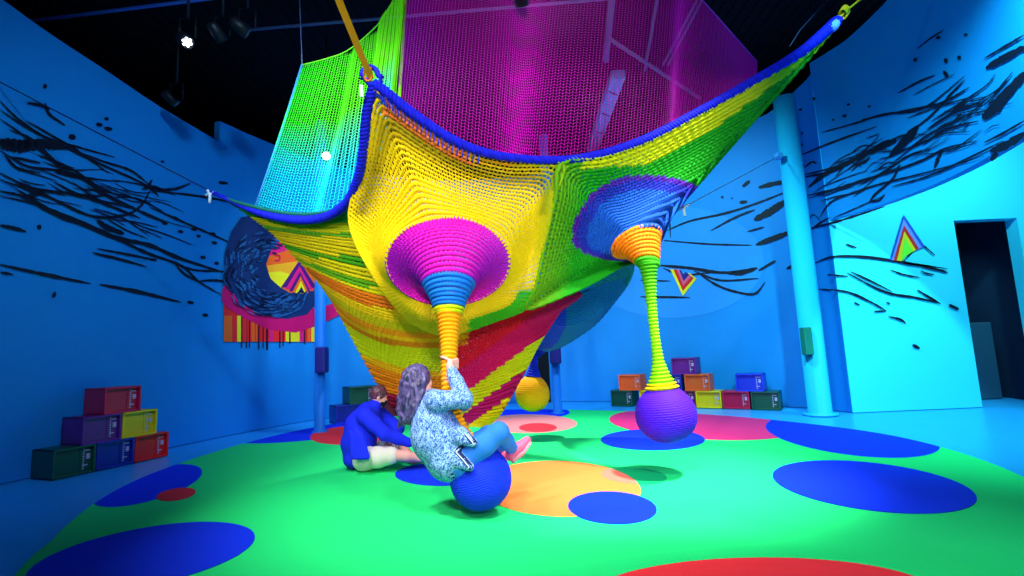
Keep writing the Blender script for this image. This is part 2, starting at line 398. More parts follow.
for x, y, a, b in right_dots:
    P = zz((640, 30), 2.617, [(x - a, y + b * .3), (x, y), (x + a, y - b * .3)])
    ribbon(ink, P, b * 1.8 / 2.617, on_wall if P[1][0] < 805 else on_head, .02)
for L, w in low_ink: ribbon(ink, zz((640, 200), 2.617, L), w / 2.617 * 1.1, on_wall)
for k in range(60):
    u = RNG.random(); x0, y0 = 425 + 520 * u, 420 - 250 * u + RNG.normal() * 42 + 20
    L_ = RNG.uniform(30, 170); sl = RNG.uniform(-.75, -.25); cv = RNG.normal() * 10
    P = zz((640, 30), 2.617, [(x0, y0), (x0 + L_ * .5, y0 + L_ * .5 * sl + cv), (x0 + L_, y0 + L_ * sl)])
    q = P[2] if P[2][1] > P[0][1] else P[0]
    if max(P[0][1] - (232 - (P[0][0] - 830) * .39), P[2][1] - (232 - (P[2][0] - 830) * .39)) > -4 or P[2][0] > 1018: continue
    ribbon(ink, P, RNG.uniform(.6, 1.3), on_wall if P[1][0] < 805 else on_head, .02)
tag(ink.build('ink_mural', M_INK), 'dense slanting black brush strokes painted on the upper right blue wall', 'mural')
part_ink = [([(455,165),(510,148),(600,150),(700,165),(805,180)],6),([(690,165),(740,172),(806,190)],7),([(690,160),(720,130),(740,120),(755,130),(772,145)],4),([(490,195),(545,200)],4),([(540,190),(640,240),(720,255),(785,270)],5),([(550,187),(600,210),(660,240)],4),
 ([(725,235),(750,250),(787,272)],5),([(465,233),(540,240),(600,265),(645,290)],5),([(612,292),(645,290)],4),([(650,305),(680,312),(696,323)],5),([(713,379),(732,388)],8),([(808,274),(835,286)],7),([(655,183),(690,195),(732,203)],4),([(538,115),(567,125)],4),([(735,185),(750,192),(770,195)],4),([(560,268),(575,275)],4),([(645,268),(655,272)],4)]
ink = MB()
for L, w in part_ink: ribbon(ink, zz((640, 200), 2.617, L), w / 2.617, lambda x, y, o: on_part(x, y, o) if x > 831 else on_wall(x, y, o), .02)
tag(ink.build('ink_mural', M_INK), 'few drifting dark brush lines painted on the bright cyan partition', 'mural')

def decal(mb, poly, m, mapf, off=.03, step=6):
    bm = bmesh.new()
    f = bm.faces.new([bm.verts.new((x, y, 0)) for x, y in poly])
    bmesh.ops.triangulate(bm, faces=[f])
    xs = [p[0] for p in poly]
    x = min(xs) + step
    while x < max(xs):
        bmesh.ops.bisect_plane(bm, geom=bm.verts[:] + bm.edges[:] + bm.faces[:], plane_co=(x, 0, 0), plane_no=(1, 0, 0)); x += step
    bm.verts.index_update()
    V = [mapf(v.co.x, v.co.y, off) for v in bm.verts]
    if not any(v is None for v in V): mb.add(V, [[v.index for v in f.verts] for f in bm.faces], m)
    bm.free()

# pale disc laid flat on the back wall
pd = MB(); decal(pd, [(672 + 92 * math.cos(a), 262 + 56 * math.sin(a)) for a in np.linspace(0, 2 * PI, 64)[:-1]], 0, on_wall, .006)
tag(pd.build('wall_disc', mat('pale_lavender_disc', rgb(40, 146, 234), .6, 0, 5, .05)), 'pale lavender disc low on the back wall behind the purple ball rope', 'mural')

# rainbow chevrons
c1 = MB(); Z1 = lambda L: zz((640, 200), 2.617, L)
for i, (poly) in enumerate([[(79,181),(112,251),(148,206),(128,190),(113,212),(100,182)], [(87,181),(112,238),(141,205),(129,194),(113,218),(98,182)], [(96,182),(113,224),(134,200),(128,193),(114,212),(104,183)], [(103,183),(114,213),(129,195),(119,188),(113,196),(108,184)]]):
    decal(c1, Z1(poly), i, on_wall, .024 + .002 * i, 30)
tag(c1.build('chevron_painting', [mat('chev_yellow', rgb(255, 225, 30)), mat('chev_red', rgb(240, 30, 40)), mat('chev_orange', rgb(240, 90, 130)), mat('chev_navy', rgb(40, 30, 130))]),
    'small downward rainbow chevron painted on the pale disc of the back wall', 'painting')
c2 = MB()
for i, poly in enumerate([[(690,38),(654,157),(684,160),(702,140),(746,122)], [(690,50),(659,157),(684,160),(702,140),(738,124)], [(691,66),(664,158),(684,160),(702,140),(730,127)], [(692,82),(672,158),(685,160),(702,142),(722,131)], [(693,98),(684,159),(688,157),(702,142),(714,134)]]):
    decal(c2, Z1(poly), i, on_part, .024 + .002 * i, 40)
tag(c2.build('chevron_painting', [mat('chev_blue', rgb(20, 80, 200)), mat('chev_pale', rgb(120, 140, 230)), mat('chev_red', rgb(240, 30, 40)), mat('chev_gold', rgb(255, 215, 20)), mat('chev_lime', rgb(120, 240, 60))]),
    'upright rainbow peak painted on the cyan partition left of the doorway', 'painting')

# big bird-like mural on the left back wall
bird = MB(); Zb = lambda L: zz((210, 205), 3.386, L)
BM = [mat('mural_navy', rgb(12, 45, 105), .6), mat('mural_blue', rgb(30, 95, 165), .6), mat('mural_dark', rgb(6, 22, 60), .6), mat('mural_crimson', rgb(215, 0, 105), .6), mat('mural_red', rgb(245, 35, 30), .6),
      mat('mural_orange', rgb(255, 100, 20), .6), mat('mural_yellow', rgb(245, 225, 20), .6), mat('mural_black', rgb(25, 5, 40), .6), mat('mural_amber', rgb(255, 170, 20), .6), mat('mural_magenta', rgb(235, 20, 120), .6), mat('mural_purple', rgb(75, 10, 110), .6)]
decal(bird, Zb([(47,330),(47,463),(356,463),(356,380)]), 4, on_wall, .022)
for x0, x1, m_, y1 in [(47,75,5,463),(75,92,4,463),(92,105,6,463),(105,110,7,483),(112,124,4,463),(122,126,7,485),(132,136,7,484),(140,152,5,463),(163,168,7,487),(155,160,5,463),(178,182,7,484),(190,197,7,490),(200,215,9,463),(234,239,7,483),(246,250,7,478),(256,270,6,463),(273,303,6,463),(268,273,7,468),(303,318,9,463),(318,323,7,470),(330,340,5,463),(343,355,6,463)]:
    decal(bird, Zb([(x0, 375), (x1, 375), (x1, y1), (x0, y1)]), m_, on_wall, .026)
decal(bird, Zb([(60,255),(42,285),(40,325),(60,350),(120,385),(200,422),(290,432),(360,410),(448,368),(428,330),(360,350),(250,330),(120,290)]), 3, on_wall, .030)
decal(bird, Zb([(105,42),(72,90),(50,160),(48,215),(62,272),(100,330),(180,374),(260,386),(330,370),(362,330),(366,270),(350,255),(260,260),(225,200),(255,100),(230,50),(170,30)]), 0, on_wall, .034)
Fm = [(215,132),(255,104),(330,190),(362,236),(352,290),(272,298),(240,280),(206,250),(190,200)]
decal(bird, Zb(Fm), 5, on_wall, .038)
decal(bird, Zb([(215,132),(255,104),(290,145),(200,172)]), 9, on_wall, .040)
decal(bird, Zb([(191,205),(232,200),(300,190),(240,278),(206,250)]), 8, on_wall, .040)
decal(bird, Zb([(197,228),(240,225),(270,235),(240,280),(206,250)]), 6, on_wall, .041)
for i, (apx, lx, m_) in enumerate([((303,188),(240,279),10),((303,206),(255,285),9),((305,225),(268,292),10),((307,240),(278,296),5),((308,256),(288,298),6),((310,276),(298,297),2)]):
    rx = apx[0] + (apx[0] - lx[0]) * .95
    decal(bird, Zb([apx, (min(rx, 362), lx[1] + 2), lx]), m_, on_wall, .043 + .002 * i)
for k in range(14):
    a = -2.4 + k * .34
    ribbon(bird, Zb([(227 + 10 * math.cos(a), 178 + 10 * math.sin(a)), (227 + 10 * math.cos(a + .34), 178 + 10 * math.sin(a + .34))]), 1.6, on_wall, .056, False, 4 if k % 2 else 3, 0)
for k in range(420):                        # brush strokes that swirl round the neck
    a = RNG.uniform(.35 * PI, 1.62 * PI) if k % 3 else RNG.uniform(.1 * PI, .6 * PI)
    q = RNG.uniform(.0, 1)
    cx_, cy_ = 205, 205
    ri = 62 + 20 * math.cos(a - .4); ro = 158 if a < 1.2 * PI else 158 - 30 * (a - 1.2 * PI)
    r0 = ri + (ro - ri) * q
    pts = []
    for d in np.linspace(-.11, .11, 5):
        pts.append((cx_ + (r0 + 14 * math.sin(9 * a + d * 20) * .3) * math.cos(a + d), cy_ + 18 + (r0 * 1.03) * math.sin(a + d)))
    if pts[2][0] > 352 or pts[2][1] < 38 or pts[2][1] > 378 or (pts[2][0] > 222 and 150 < pts[2][1] < 300): continue
    ribbon(bird, Zb(pts), RNG.uniform(.8, 1.8), on_wall, .060, True, [1, 1, 2, 0][k % 4], .1)
tag(bird.build('bird_mural', BM), 'bright mural of a curled navy bird shape above crimson and striped fringe', 'mural')

# ------------------------------------------------------------------ the net sculpture
CY = (448, 262)
def petal(outer, center, inner, rows, nt, prof, mix=.5):
    """rows of stitches that run from an outer loop to an inner one; px, px, depth"""
    O = arc_resample(catmull(outer, 400, True) if True else outer, nt, True)
    I = arc_resample(catmull(inner, 200, True), 400, True)
    ang = np.unwrap(np.arctan2(O[:, 1] - center[1], O[:, 0] - center[0]))
    uni = ang[0] + (np.sign(ang[-1] - ang[0])) * np.arange(nt) / nt * 2 * PI
    tgt = mix * ang + (1 - mix) * uni
    ia = np.arctan2(I[:, 1] - center[1], I[:, 0] - center[0])
    # smooth target
    out = np.zeros((nt, 3))
    o_ = np.argsort(ia)
    for k in range(3):
        out[:, k] = np.interp((tgt + PI) % (2 * PI) - PI, np.r_[ia[o_] - 2 * PI, ia[o_], ia[o_] + 2 * PI], np.tile(I[o_, k], 3))
    ts = np.linspace(0, 1, rows)
    G = np.array([O * (1 - prof(t)) + out * prof(t) for t in ts])
    return G, out

net = empty('crocheted_net', at(448, 300, 4.6), 'giant crocheted yellow and green net canopy with drooping magenta funnel and blue rim', 'net sculpture')

Fc = (378, 84, 3.75)
rimL = [(214, 192, 5.35), (240, 205, 5.3), (268, 215, 5.15), (298, 220, 4.95), (325, 217, 4.7), (346, 203, 4.45), (358, 178, 4.2), (364, 145, 4.0), (367, 112, 3.85), (374, 84, 3.75)]
rimR = [(374, 84, 3.75), (386, 92, 3.75), (402, 105, 3.77), (425, 122, 3.8), (450, 138, 3.85), (480, 151, 3.9), (515, 158, 3.98), (560, 160, 4.1), (605, 153, 4.2), (650, 137, 4.35), (700, 111, 4.5), (750, 83, 4.65), (800, 53, 4.8), (837, 21, 4.95)]

# petal one: yellow sheet round the magenta funnel
outer1 = [(376, 90, 3.76), (402, 108, 3.79), (425, 125, 3.82), (450, 141, 3.87), (480, 154, 3.92), (515, 161, 4.0), (562, 163, 4.1),
          (556, 195, 4.2), (548, 228, 4.35), (541, 262, 4.5), (535, 288, 4.6), (526, 308, 4.72), (497, 320, 4.75), (465, 331, 4.76), (440, 334, 4.78), (412, 322, 4.72), (388, 298, 4.62), (368, 268, 4.52), (354, 240, 4.46), (349, 214, 4.42), (357, 180, 4.22), (364, 145, 4.0), (368, 112, 3.86)]
mouth1 = [(448 + 61.5 * math.cos(a), 261 + 44 * math.sin(a), 4.22 + .26 * math.sin(a)) for a in np.linspace(0, 2 * PI, 48)[:-1]]
# orient both loops the same way round
def prof1(t): return t ** .9
NP1 = 21
G1, I1 = petal(outer1, CY, mouth1, NP1, 156, prof1)
def bulge(G, amp_px, amp_d):
    n = len(G)
    for i in range(n):
        t = i / (n - 1); b = math.sin(PI * t)
        G[i, :, 2] += amp_d * b
        G[i, :, 1] += amp_px * b
    return G
G1 = bulge(G1, 0, .16)
low = np.clip((G1[:, :, 1] - 250) / 80, 0, 1)
G1[:, :, 2] -= .30 * np.sin(PI * np.linspace(0, 1, NP1))[:, None] * low      # the lower lip bellies out
def col1(x, y, t):
    c = lin((246, 208, 0))
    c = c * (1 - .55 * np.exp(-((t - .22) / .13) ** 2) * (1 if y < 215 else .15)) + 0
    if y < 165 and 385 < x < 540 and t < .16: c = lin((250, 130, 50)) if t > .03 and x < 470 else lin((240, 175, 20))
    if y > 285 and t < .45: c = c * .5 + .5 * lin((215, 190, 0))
    g = np.clip((x - 530 + (y - 240) * .10) / 26, 0, 1) * (t < .7) * .85
    c = c * (1 - g) + g * lin((95, 165, 12))
    if y > 290 and x > 468 and t < .33: c = lin((60, 180, 20))
    return c
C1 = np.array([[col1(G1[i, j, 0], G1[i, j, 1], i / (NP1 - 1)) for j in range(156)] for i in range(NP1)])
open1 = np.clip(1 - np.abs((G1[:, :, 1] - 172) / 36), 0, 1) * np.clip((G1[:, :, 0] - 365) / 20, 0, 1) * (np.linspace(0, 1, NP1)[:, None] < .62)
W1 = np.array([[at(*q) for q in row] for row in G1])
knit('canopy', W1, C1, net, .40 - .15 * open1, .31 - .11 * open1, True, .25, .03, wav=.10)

# magenta funnel > blue throat > orange spout
def loft(rings, rows, nt, ang0=0):
    """rings: (cx, cy, rx, ry, depth, depth swing) in order; smooth loft"""
    R = catmull(np.array(rings, float), rows)
    a = np.arange(nt) * 2 * PI / nt + ang0
    return np.array([[at(r[0] + r[2] * math.cos(x), r[1] + r[3] * math.sin(x), r[4] + r[5] * math.sin(x)) for x in a] for r in R]), R
rows_f1 = 24
Gf, Rf = loft([(448, 261, 62, 44.5, 4.22, .26), (448.5, 263, 51, 35, 4.2, .26), (449, 269, 38, 24, 4.16, .22), (449, 281, 27, 13, 4.12, .17), (449, 297, 18, 6, 4.08, .13), (449, 313, 12.5, 3, 4.06, .1)], rows_f1, 90)
def colf1(i, j):
    t = i / (rows_f1 - 1)
    a = j / 90 * 2 * PI
    if t < .62:
        s = abs(math.cos(a))
        return lin((235, 15, 185)) * (1 - .75 * s ** 3) + lin((150, 10, 200)) * (.75 * s ** 3)
    if t < .955: return lin((15, 120, 225))
    return lin((200, 220, 0))
Cf = np.array([[colf1(i, j) for j in range(90)] for i in range(rows_f1)])
knit('funnel', Gf, Cf, net, .5, .42, True, .25, .03, wav=.12)

# petal two: green sheet round the blue funnel
C2P = (634, 240)
outer2 = [(562, 163, 4.1), (605, 156, 4.2), (650, 140, 4.35), (700, 114, 4.5), (750, 86, 4.65), (800, 57, 4.8), (834, 26, 4.93), (815, 50, 4.92), (785, 84, 4.9), (750, 122, 4.9), (715, 157, 4.92), (694, 178, 4.93), (684, 191, 4.95), (674, 212, 4.93), (665, 234, 4.88), (654, 260, 4.85),
          (625, 266, 4.9), (597, 281, 4.85), (566, 295, 4.82), (526, 308, 4.72), (535, 288, 4.6), (541, 262, 4.5), (549, 226, 4.35), (556, 195, 4.2)]
def tilt_ring(cx, cy, rx, ry, d, sw, rot, n=48):
    r = math.radians(rot); out = []
    for a in np.arange(n) * 2 * PI / n:
        x, y = rx * math.cos(a), ry * math.sin(a)
        out.append((cx + x * math.cos(r) - y * math.sin(r), cy + x * math.sin(r) + y * math.cos(r), d + sw * math.sin(a)))
    return out
neck2 = tilt_ring(636, 242, 26, 13, 4.70, .14, -26)
G2, I2 = petal(outer2, C2P, neck2, 26, 176, lambda t: t ** .85, .75)
for i in range(26):
    t = i / 25; G2[i, :, 2] += .10 * math.sin(PI * t)
def col2(x, y, t, a):
    # blue zone measured from the neck
    d = math.hypot((x - 640) / (68 if x < 640 else 100), (y - 240) / (65 if y < 240 else 22))
    if d < 1.0:
        return lin((10, 80, 190)) if d < .78 else (lin((25, 40, 170)) if d < .93 else lin((75, 20, 160)))
    if x > 580:
        e = (y - np.interp(x, [580, 650, 700, 750, 800, 834], [158, 138, 111, 83, 54, 24]))
        lim = np.interp(x, [580, 650, 720, 800], [10, 26, 24, 10])
        if e < lim: return lin((195, 205, 0))
    g = np.clip((x - 545 + (y - 240) * .15) / 32, 0, 1)
    return lin((105, 165, 8)) * (1 - g) + lin((15, 150, 15)) * g
C2 = np.array([[col2(G2[i, j, 0], G2[i, j, 1], i / 25, j) for j in range(176)] for i in range(26)])
W2 = np.array([[at(*q) for q in row] for row in G2])
knit('side_canopy', W2, C2, net, .42, .32, True, .25, .026, wav=.10)
Gg = np.array([at_rows(tilt_ring(636 + 12.5 * t, 242 + 23 * t - 1.5 * math.sin(PI * t), 26 - 16.5 * t ** .8, 13 - 9.5 * t ** .8, 4.70 - .08 * t, .14 - .08 * t, -26 * (1 - t), 64)) for t in np.linspace(0, 1, 10)])
Cg = np.array([[lin((245, 125, 0)) if i < 8 else lin((50, 160, 10)) for j in range(64)] for i in range(10)])
knit('side_funnel', Gg, Cg, net, .52, .45, True, .25, .03, wav=.1)

# big striped lower cone and left wing (one sheet: rows from left outline round the front to the right outline and back)
left_o = [(222, 197, 5.35), (246, 213, 5.4), (270, 231, 5.48), (292, 253, 5.56), (314, 276, 5.64), (332, 300, 5.72), (345, 324, 5.8), (359, 350, 5.85), (376, 380, 5.9), (396, 412, 5.95), (405, 424, 5.95)]
frontm = [(300, 214, 4.95), (325, 222, 4.85), (352, 243, 4.85), (378, 282, 4.95), (408, 318, 5.0), (428, 336, 5.1), (442, 352, 5.2), (450, 372, 5.35), (455, 393, 5.5), (458, 416, 5.7), (460, 426, 5.75)]
right_o = [(352, 198, 4.5), (360, 215, 4.65), (385, 245, 4.9), (440, 280, 5.05), (520, 300, 5.2), (580, 293, 5.3), (560, 310, 5.45), (540, 340, 5.6), (524, 370, 5.75), (500, 412, 5.9), (488, 427, 5.95)]
NR = 82
lo, fm, ro = catmull(left_o, NR), catmull(frontm, NR), catmull(right_o, NR)
NCc = 120
Gc = []
for i in range(NR):
    s = np.linspace(-1, 1, NCc)
    a_, b_, c_ = at(*lo[i]), at(*fm[i]), at(*ro[i])
    # quadratic through the three with rounded sides
    x = np.sin(s * PI / 2)
    w_ = np.c_[x * (x - 1) / 2, 1 - x * x, x * (x + 1) / 2]
    Gc.append(w_ @ np.array([a_, b_, c_]))
Gc = np.array(Gc)
def colc(i, j):
    p = Gc[i, j]; x, y = to_px(p)
    v = lo[i, 1]; s = j / (NCc - 1)
    rb = np.interp(x, [440, 470, 512, 567], [340, 327, 321, 298])
    if x > 468 and y > rb - 14 or (x > 455 and y > 345 and s > .52):
        # red side: slanted stripes
        q = y + (x - 470) * .75
        if q < 362: return lin((205, 10, 45))
        if q < 389: return lin((195, 0, 95))
        if q < 409: return lin((190, 205, 0))
        if q < 424: return lin((175, 0, 105))
        return lin((230, 205, 0))
    v2 = v + 5 * s
    B = [(209, (10, 100, 90)), (217, (20, 130, 30)), (226, (200, 195, 0)), (230, (90, 160, 20)), (243, (205, 185, 0)), (248, (60, 150, 10)), (256, (205, 190, 0)), (260, (90, 160, 10)), (264, (215, 200, 0)), (274, (215, 110, 10)), (284, (225, 185, 0)), (296, (190, 175, 0)), (306, (225, 140, 5)), (312, (230, 180, 0)), (321, (215, 125, 5)),
         (352, (200, 205, 0)), (360, (235, 170, 0)), (392, (235, 130, 5)), (999, (150, 20, 60))]
    for lim, c in B:
        if v2 < lim: return lin(c)
Cc = np.array([[colc(i, j) for j in range(NCc)] for i in range(NR)])
knit('lower_cone', Gc, Cc, net, .46, .36, False, .25, .03, wav=.1)
# far side of the cone, so that it is a closed funnel
Gb = []
for i in range(30, NR):
    s = np.linspace(-1, 1, 40); x = np.sin(s * PI / 2)
    a_, c_ = at(*lo[i]), at(*ro[i]); b_ = (a_ + c_) / 2 + np.array([0, .5 * np.linalg.norm(a_ - c_), 0])
    Gb.append(np.c_[x * (x - 1) / 2, 1 - x * x, x * (x + 1) / 2] @ np.array([a_, b_, c_]))
Gb = np.array(Gb)
knit('lower_cone_back', Gb, np.broadcast_to(lin((190, 40, 60)), Gb.shape).copy(), net, .5, .35, False, .2, .03)

# teal funnel that carries the yellow ball
Gt = np.array([at_rows(tilt_ring(*np.array([np.interp(t, [0, .3, .6, .8, .92, 1], v) for v in ([592, 590, 578, 557, 541, 535], [262, 288, 310, 332, 346, 354], [52, 51, 43, 27, 9, 4.5], [22, 25, 21, 14, 5, 2], [5.9, 6.1, 6.5, 6.8, 7.0, 7.0], [.5, .5, .4, .25, .1, .06])]), np.interp(t, [0, .7, 1], [-38, -38, -5]), 90)) for t in np.linspace(0, 1, 34)])
def colt(i, j):
    a = (j / 90 * 2 * PI + .6) % (2 * PI)
    k = i / 34
    if k > .85: return lin((10, 40, 210))
    return lin([(0, 120, 140), (0, 110, 175), (25, 60, 200), (0, 130, 190)][int((a / (2 * PI)) * 4)])
knit('rear_funnel', Gt, np.array([[colt(i, j) for j in range(90)] for i in range(34)]), net, .55, .5, True, .15, .03)

# rim: twisted blue cord
def cord_band(name, pts, r, c, parent, turns=26, strand=3):
    P = arc_resample(catmull(np.array([at(*p) for p in pts]), 240), 420)
    t = np.gradient(P, axis=0); t /= np.linalg.norm(t, axis=1)[:, None]
    a = np.cross(t, [0, 1., .2]); a /= np.linalg.norm(a, axis=1)[:, None]; b = np.cross(t, a)
    ph = np.linspace(0, 2 * PI * turns, len(P))
    mb_v, mb_f, mb_c = [], [], []; n0 = 0
    rr = np.interp(np.linspace(0, 1, len(P)), np.linspace(0, 1, len(r)), r) if isinstance(r, list) else np.full(len(P), r)
    for k in range(strand):
        q = ph + 2 * PI * k / strand
        C = P + (a * np.cos(q)[:, None] + b * np.sin(q)[:, None]) * (rr * .58)[:, None]
        V, Fc_, K = strands(C[None], (rr * .5)[None], np.broadcast_to(lin(c), (1, len(P), 3)) * (1 - .12 * k), False, 6)
        mb_v.append(V); mb_f.append(Fc_ + n0); mb_c.append(K); n0 += len(V)
    return obj(name, np.vstack(mb_v), np.vstack(mb_f), YARN, parent, colors=np.vstack(mb_c))
cord_band('rim_cord', rimL, [.014, .03, .04, .042, .042, .042, .042, .042, .042], (15, 25, 215), net, 34)
cord_band('rim_cord', rimR, [.042, .04, .036, .036, .04, .042, .045, .048, .055, .06], (15, 25, 215), net, 48)
# loose lacing under the rim near the top corner
lace = MB()
for k in range(26):
    s = k / 25
    i1 = catmull(np.array(rimL)[6:], 26)[k]; c_ = catmull(np.array([(360, 182, 4.25), (372, 150, 4.05), (377, 120, 3.9), (383, 100, 3.8)]), 26)[k]
    lace.tube([at(*i1), at(*c_)], .006, 5)
for k in range(30):
    i1 = catmull(np.array(rimR)[:6], 30)[k]
    lace.tube([at(*i1), at(i1[0] - 2 + (k < 5) * 4, i1[1] + 13, i1[2] + .02)], .006, 5)
lace.build('lacing', mat('blue_lacing', rgb(30, 50, 220), .7), net, True)
# corner loop and white tags
lp = MB(); lp.tube([at(370 + 8 * math.cos(a) + (4 if a > 0 else 0), 76 + 9 * math.sin(a), 3.74) for a in np.linspace(-PI * 1.1, PI * .9, 20)], .022, 8)
lp.build('corner_loop', mat('blue_rope', rgb(20, 30, 210), .7), net, True)
tg = MB(); c_ = at(361.5, 91, 3.72); tg.box(tuple(c_), (.03, .012, .1), .3, 0, .003); tg.build('corner_tag', mat('white_tag', rgb(215, 225, 255), .6), net)
tip = MB(); tip.tube([at(827, 30, 4.9), at(833, 26, 4.92), at(838, 19, 4.95)], [.05, .06, .04], 10); tip.build('corner_binding', mat('pale_blue_binding', rgb(110, 150, 250), .7), net, True)

# orange strap at the front corner
st = MB(); A_, B_ = at(371, 79, 3.74), at(333, -14, 3.1)
def flat_strap(mb, A, B, w, th):
    A, B = np.array(A), np.array(B); t = B - A; t /= np.linalg.norm(t); s = np.cross(t, [0, 1, 0]); s /= np.linalg.norm(s); n = np.cross(s, t)
    V = [p + s * i * w / 2 + n * j * th / 2 for p in (A, B) for i, j in ((-1, -1), (1, -1), (1, 1), (-1, 1))]
    mb.add(V, [[0, 1, 2, 3], [4, 7, 6, 5]] + [[k, (k + 1) % 4, 4 + (k + 1) % 4, 4 + k] for k in range(4)])
M_STRAP = mat('orange_strap', rgb(245, 160, 0), .6, .1, 200)
q_ = CEIL_Z - A_[2]; B2 = A_ + (B_ - A_) * (q_ / (B_[2] - A_[2]))
flat_strap(st, A_, B2, .05, .008)
strap = empty('strap', A_, 'orange ratchet strap running from the front corner of the net to the ceiling', 'strap')
st.build('webbing', M_STRAP, strap)
hk = MB(); hk.tube([at(368 + 4 * math.cos(a), 75 + 6 * math.sin(a), 3.72) for a in np.linspace(0, 2 * PI, 14)], .010, 6); hk.box(tuple(at(368, 70, 3.71)), (.06, .02, .05), .2, 0, .004)
hk.build('hook', mat('orange_hook', rgb(225, 125, 0), .4, metal=.3), strap, True)
# yellow rope at right corner
yr = empty('rope', at(842, 15, 4.95), 'yellow rope tying the right net corner up to the wall', 'rope')
m_ = MB(); m_.tube([at(840, 17, 4.95), at(848, 9, 4.97), at(880, -16, 5.05), at(930, -55, 5.1)], .012, 6); m_.build('line', mat('yellow_rope', rgb(240, 180, 0), .6), yr, True)
m_ = MB()
for k in range(4): m_.tube([at(843 + k * .8 + 4 * math.cos(a), 14 - k * 1.2 + 5 * math.sin(a), 4.95 + .04 * math.sin(a)) for a in np.linspace(0, 2 * PI, 12)], .010, 5)
m_.build('knot', MATS['yellow_rope'], yr, True)

# sheer hanging nets
def sheet(name, top, bot, nr, ncl, colf, parent, folds, r=.0035, jit=.0):
    T = arc_resample(np.array([at(*p) for p in catmull(top, 160)]), ncl); B = arc_resample(np.array([at(*p) for p in catmull(bot, 160)]), ncl)
    s = np.linspace(0, 1, nr)[:, None, None]
    G = T[None] * (1 - s) + B[None] * s
    u = np.linspace(0, 1, ncl)
    for (uc, w, amp) in folds:                     # gathers: stitches crowd together and swing back
        g = amp * np.exp(-((u - uc) / w) ** 2)
        G[:, :, 1] += g[None] * np.sin(PI * np.linspace(.15, 1, nr))[:, None]
        du = (u - uc) * np.exp(-((u - uc) / (w * 2)) ** 2) * .55
        G[:, :, 0] -= (du * np.linalg.norm(B[-1] - B[0]))[None] * np.linspace(.5, 1, nr)[:, None]
    # diamond net: alternate rows shift
    C = np.array([[colf(i / (nr - 1), j / (ncl - 1)) for j in range(ncl)] for i in range(nr)])
    Gz = G.copy(); dn = np.gradient(G, axis=0)
    Gz += dn * (.32 * ((np.arange(ncl) % 2) * 2 - 1))[None, :, None]
    V1, F1, K1 = strands(Gz, np.full((nr, ncl), r), C, False, 4)
    V2, F2, K2 = strands(G.transpose(1, 0, 2), np.full((ncl, nr), r), C.transpose(1, 0, 2), False, 4)
    return obj(name, np.vstack([V1, V2]), np.vstack([F1, F2 + len(V1)]), SHEER, parent, colors=np.vstack([K1, K2]))
def cg(t, u):
    c = lin((120, 235, 0)) * u + lin((30, 215, 30)) * (1 - u)
    k = np.clip((t - .42 + u * .0) / .35, 0, 1) * (1 - np.clip((u - .78) / .2, 0, 1))
    return c * (1 - k) + k * lin((0, 200, 215))
gn = empty('hanging_net', at(330, 150, 5.2), 'sheer lime and turquoise net curtain behind the left blue rim', 'net')
sheet('net_panel', [(302, 65, 5.4), (322, 60, 5.35), (345, 52, 5.3), (365, 37, 5.2), (385, 15, 5.0), (408, -30, 4.7)], [(255, 208, 5.3), (290, 219, 5.1), (322, 218, 4.9), (348, 202, 4.75), (368, 165, 4.5), (400, 105, 4.2)], 62, 64, cg, gn, [(.36, .05, .12), (.6, .06, .15), (.9, .05, .1)], .0042)
eb = MB(); eb.tube([at(302, 65, 5.4), at(280, 136, 5.36), at(255, 208, 5.3)], .012, 6); eb.build('edge_cord', mat('pale_blue_cord', rgb(60, 150, 240), .6), gn, True)
eb = MB(); eb.tube([at(*p) for p in catmull([(302, 65, 5.4), (322, 60, 5.35), (345, 52, 5.3), (365, 37, 5.2), (385, 15, 5.0), (408, -30, 4.7)], 30)], .008, 6); eb.build('top_cord', mat('lime_cord', rgb(120, 220, 40), .6), gn, True)
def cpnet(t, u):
    k = np.exp(-((u - .30) / .08) ** 2) + np.exp(-((u - .72) / .04) ** 2) * .9  # fold highlights put into the net colour
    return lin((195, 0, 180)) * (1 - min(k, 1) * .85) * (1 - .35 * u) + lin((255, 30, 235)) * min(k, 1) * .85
pn = empty('hanging_net', at(560, 90, 5.2), 'tall sheer magenta net curtain behind the long blue rim', 'net')
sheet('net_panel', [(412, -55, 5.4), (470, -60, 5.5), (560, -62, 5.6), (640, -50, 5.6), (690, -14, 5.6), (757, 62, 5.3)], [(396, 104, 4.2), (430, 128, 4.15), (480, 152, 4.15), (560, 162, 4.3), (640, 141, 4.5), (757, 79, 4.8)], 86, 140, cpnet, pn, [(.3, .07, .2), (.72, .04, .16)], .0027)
eb = MB(); eb.tube([at(690, -14, 5.6), at(757, 62, 5.3)], .008, 6); eb.build('edge_cord', mat('violet_cord', rgb(150, 60, 220), .6), pn, True)
eb = MB(); eb.tube([at(399, 104, 4.15), at(401, 70, 4.5), at(404, 20, 5.0), at(410, -50, 5.4)], .016, 6); eb.build('seam_cord', mat('lime_seam', rgb(150, 230, 0), .6), pn, True)

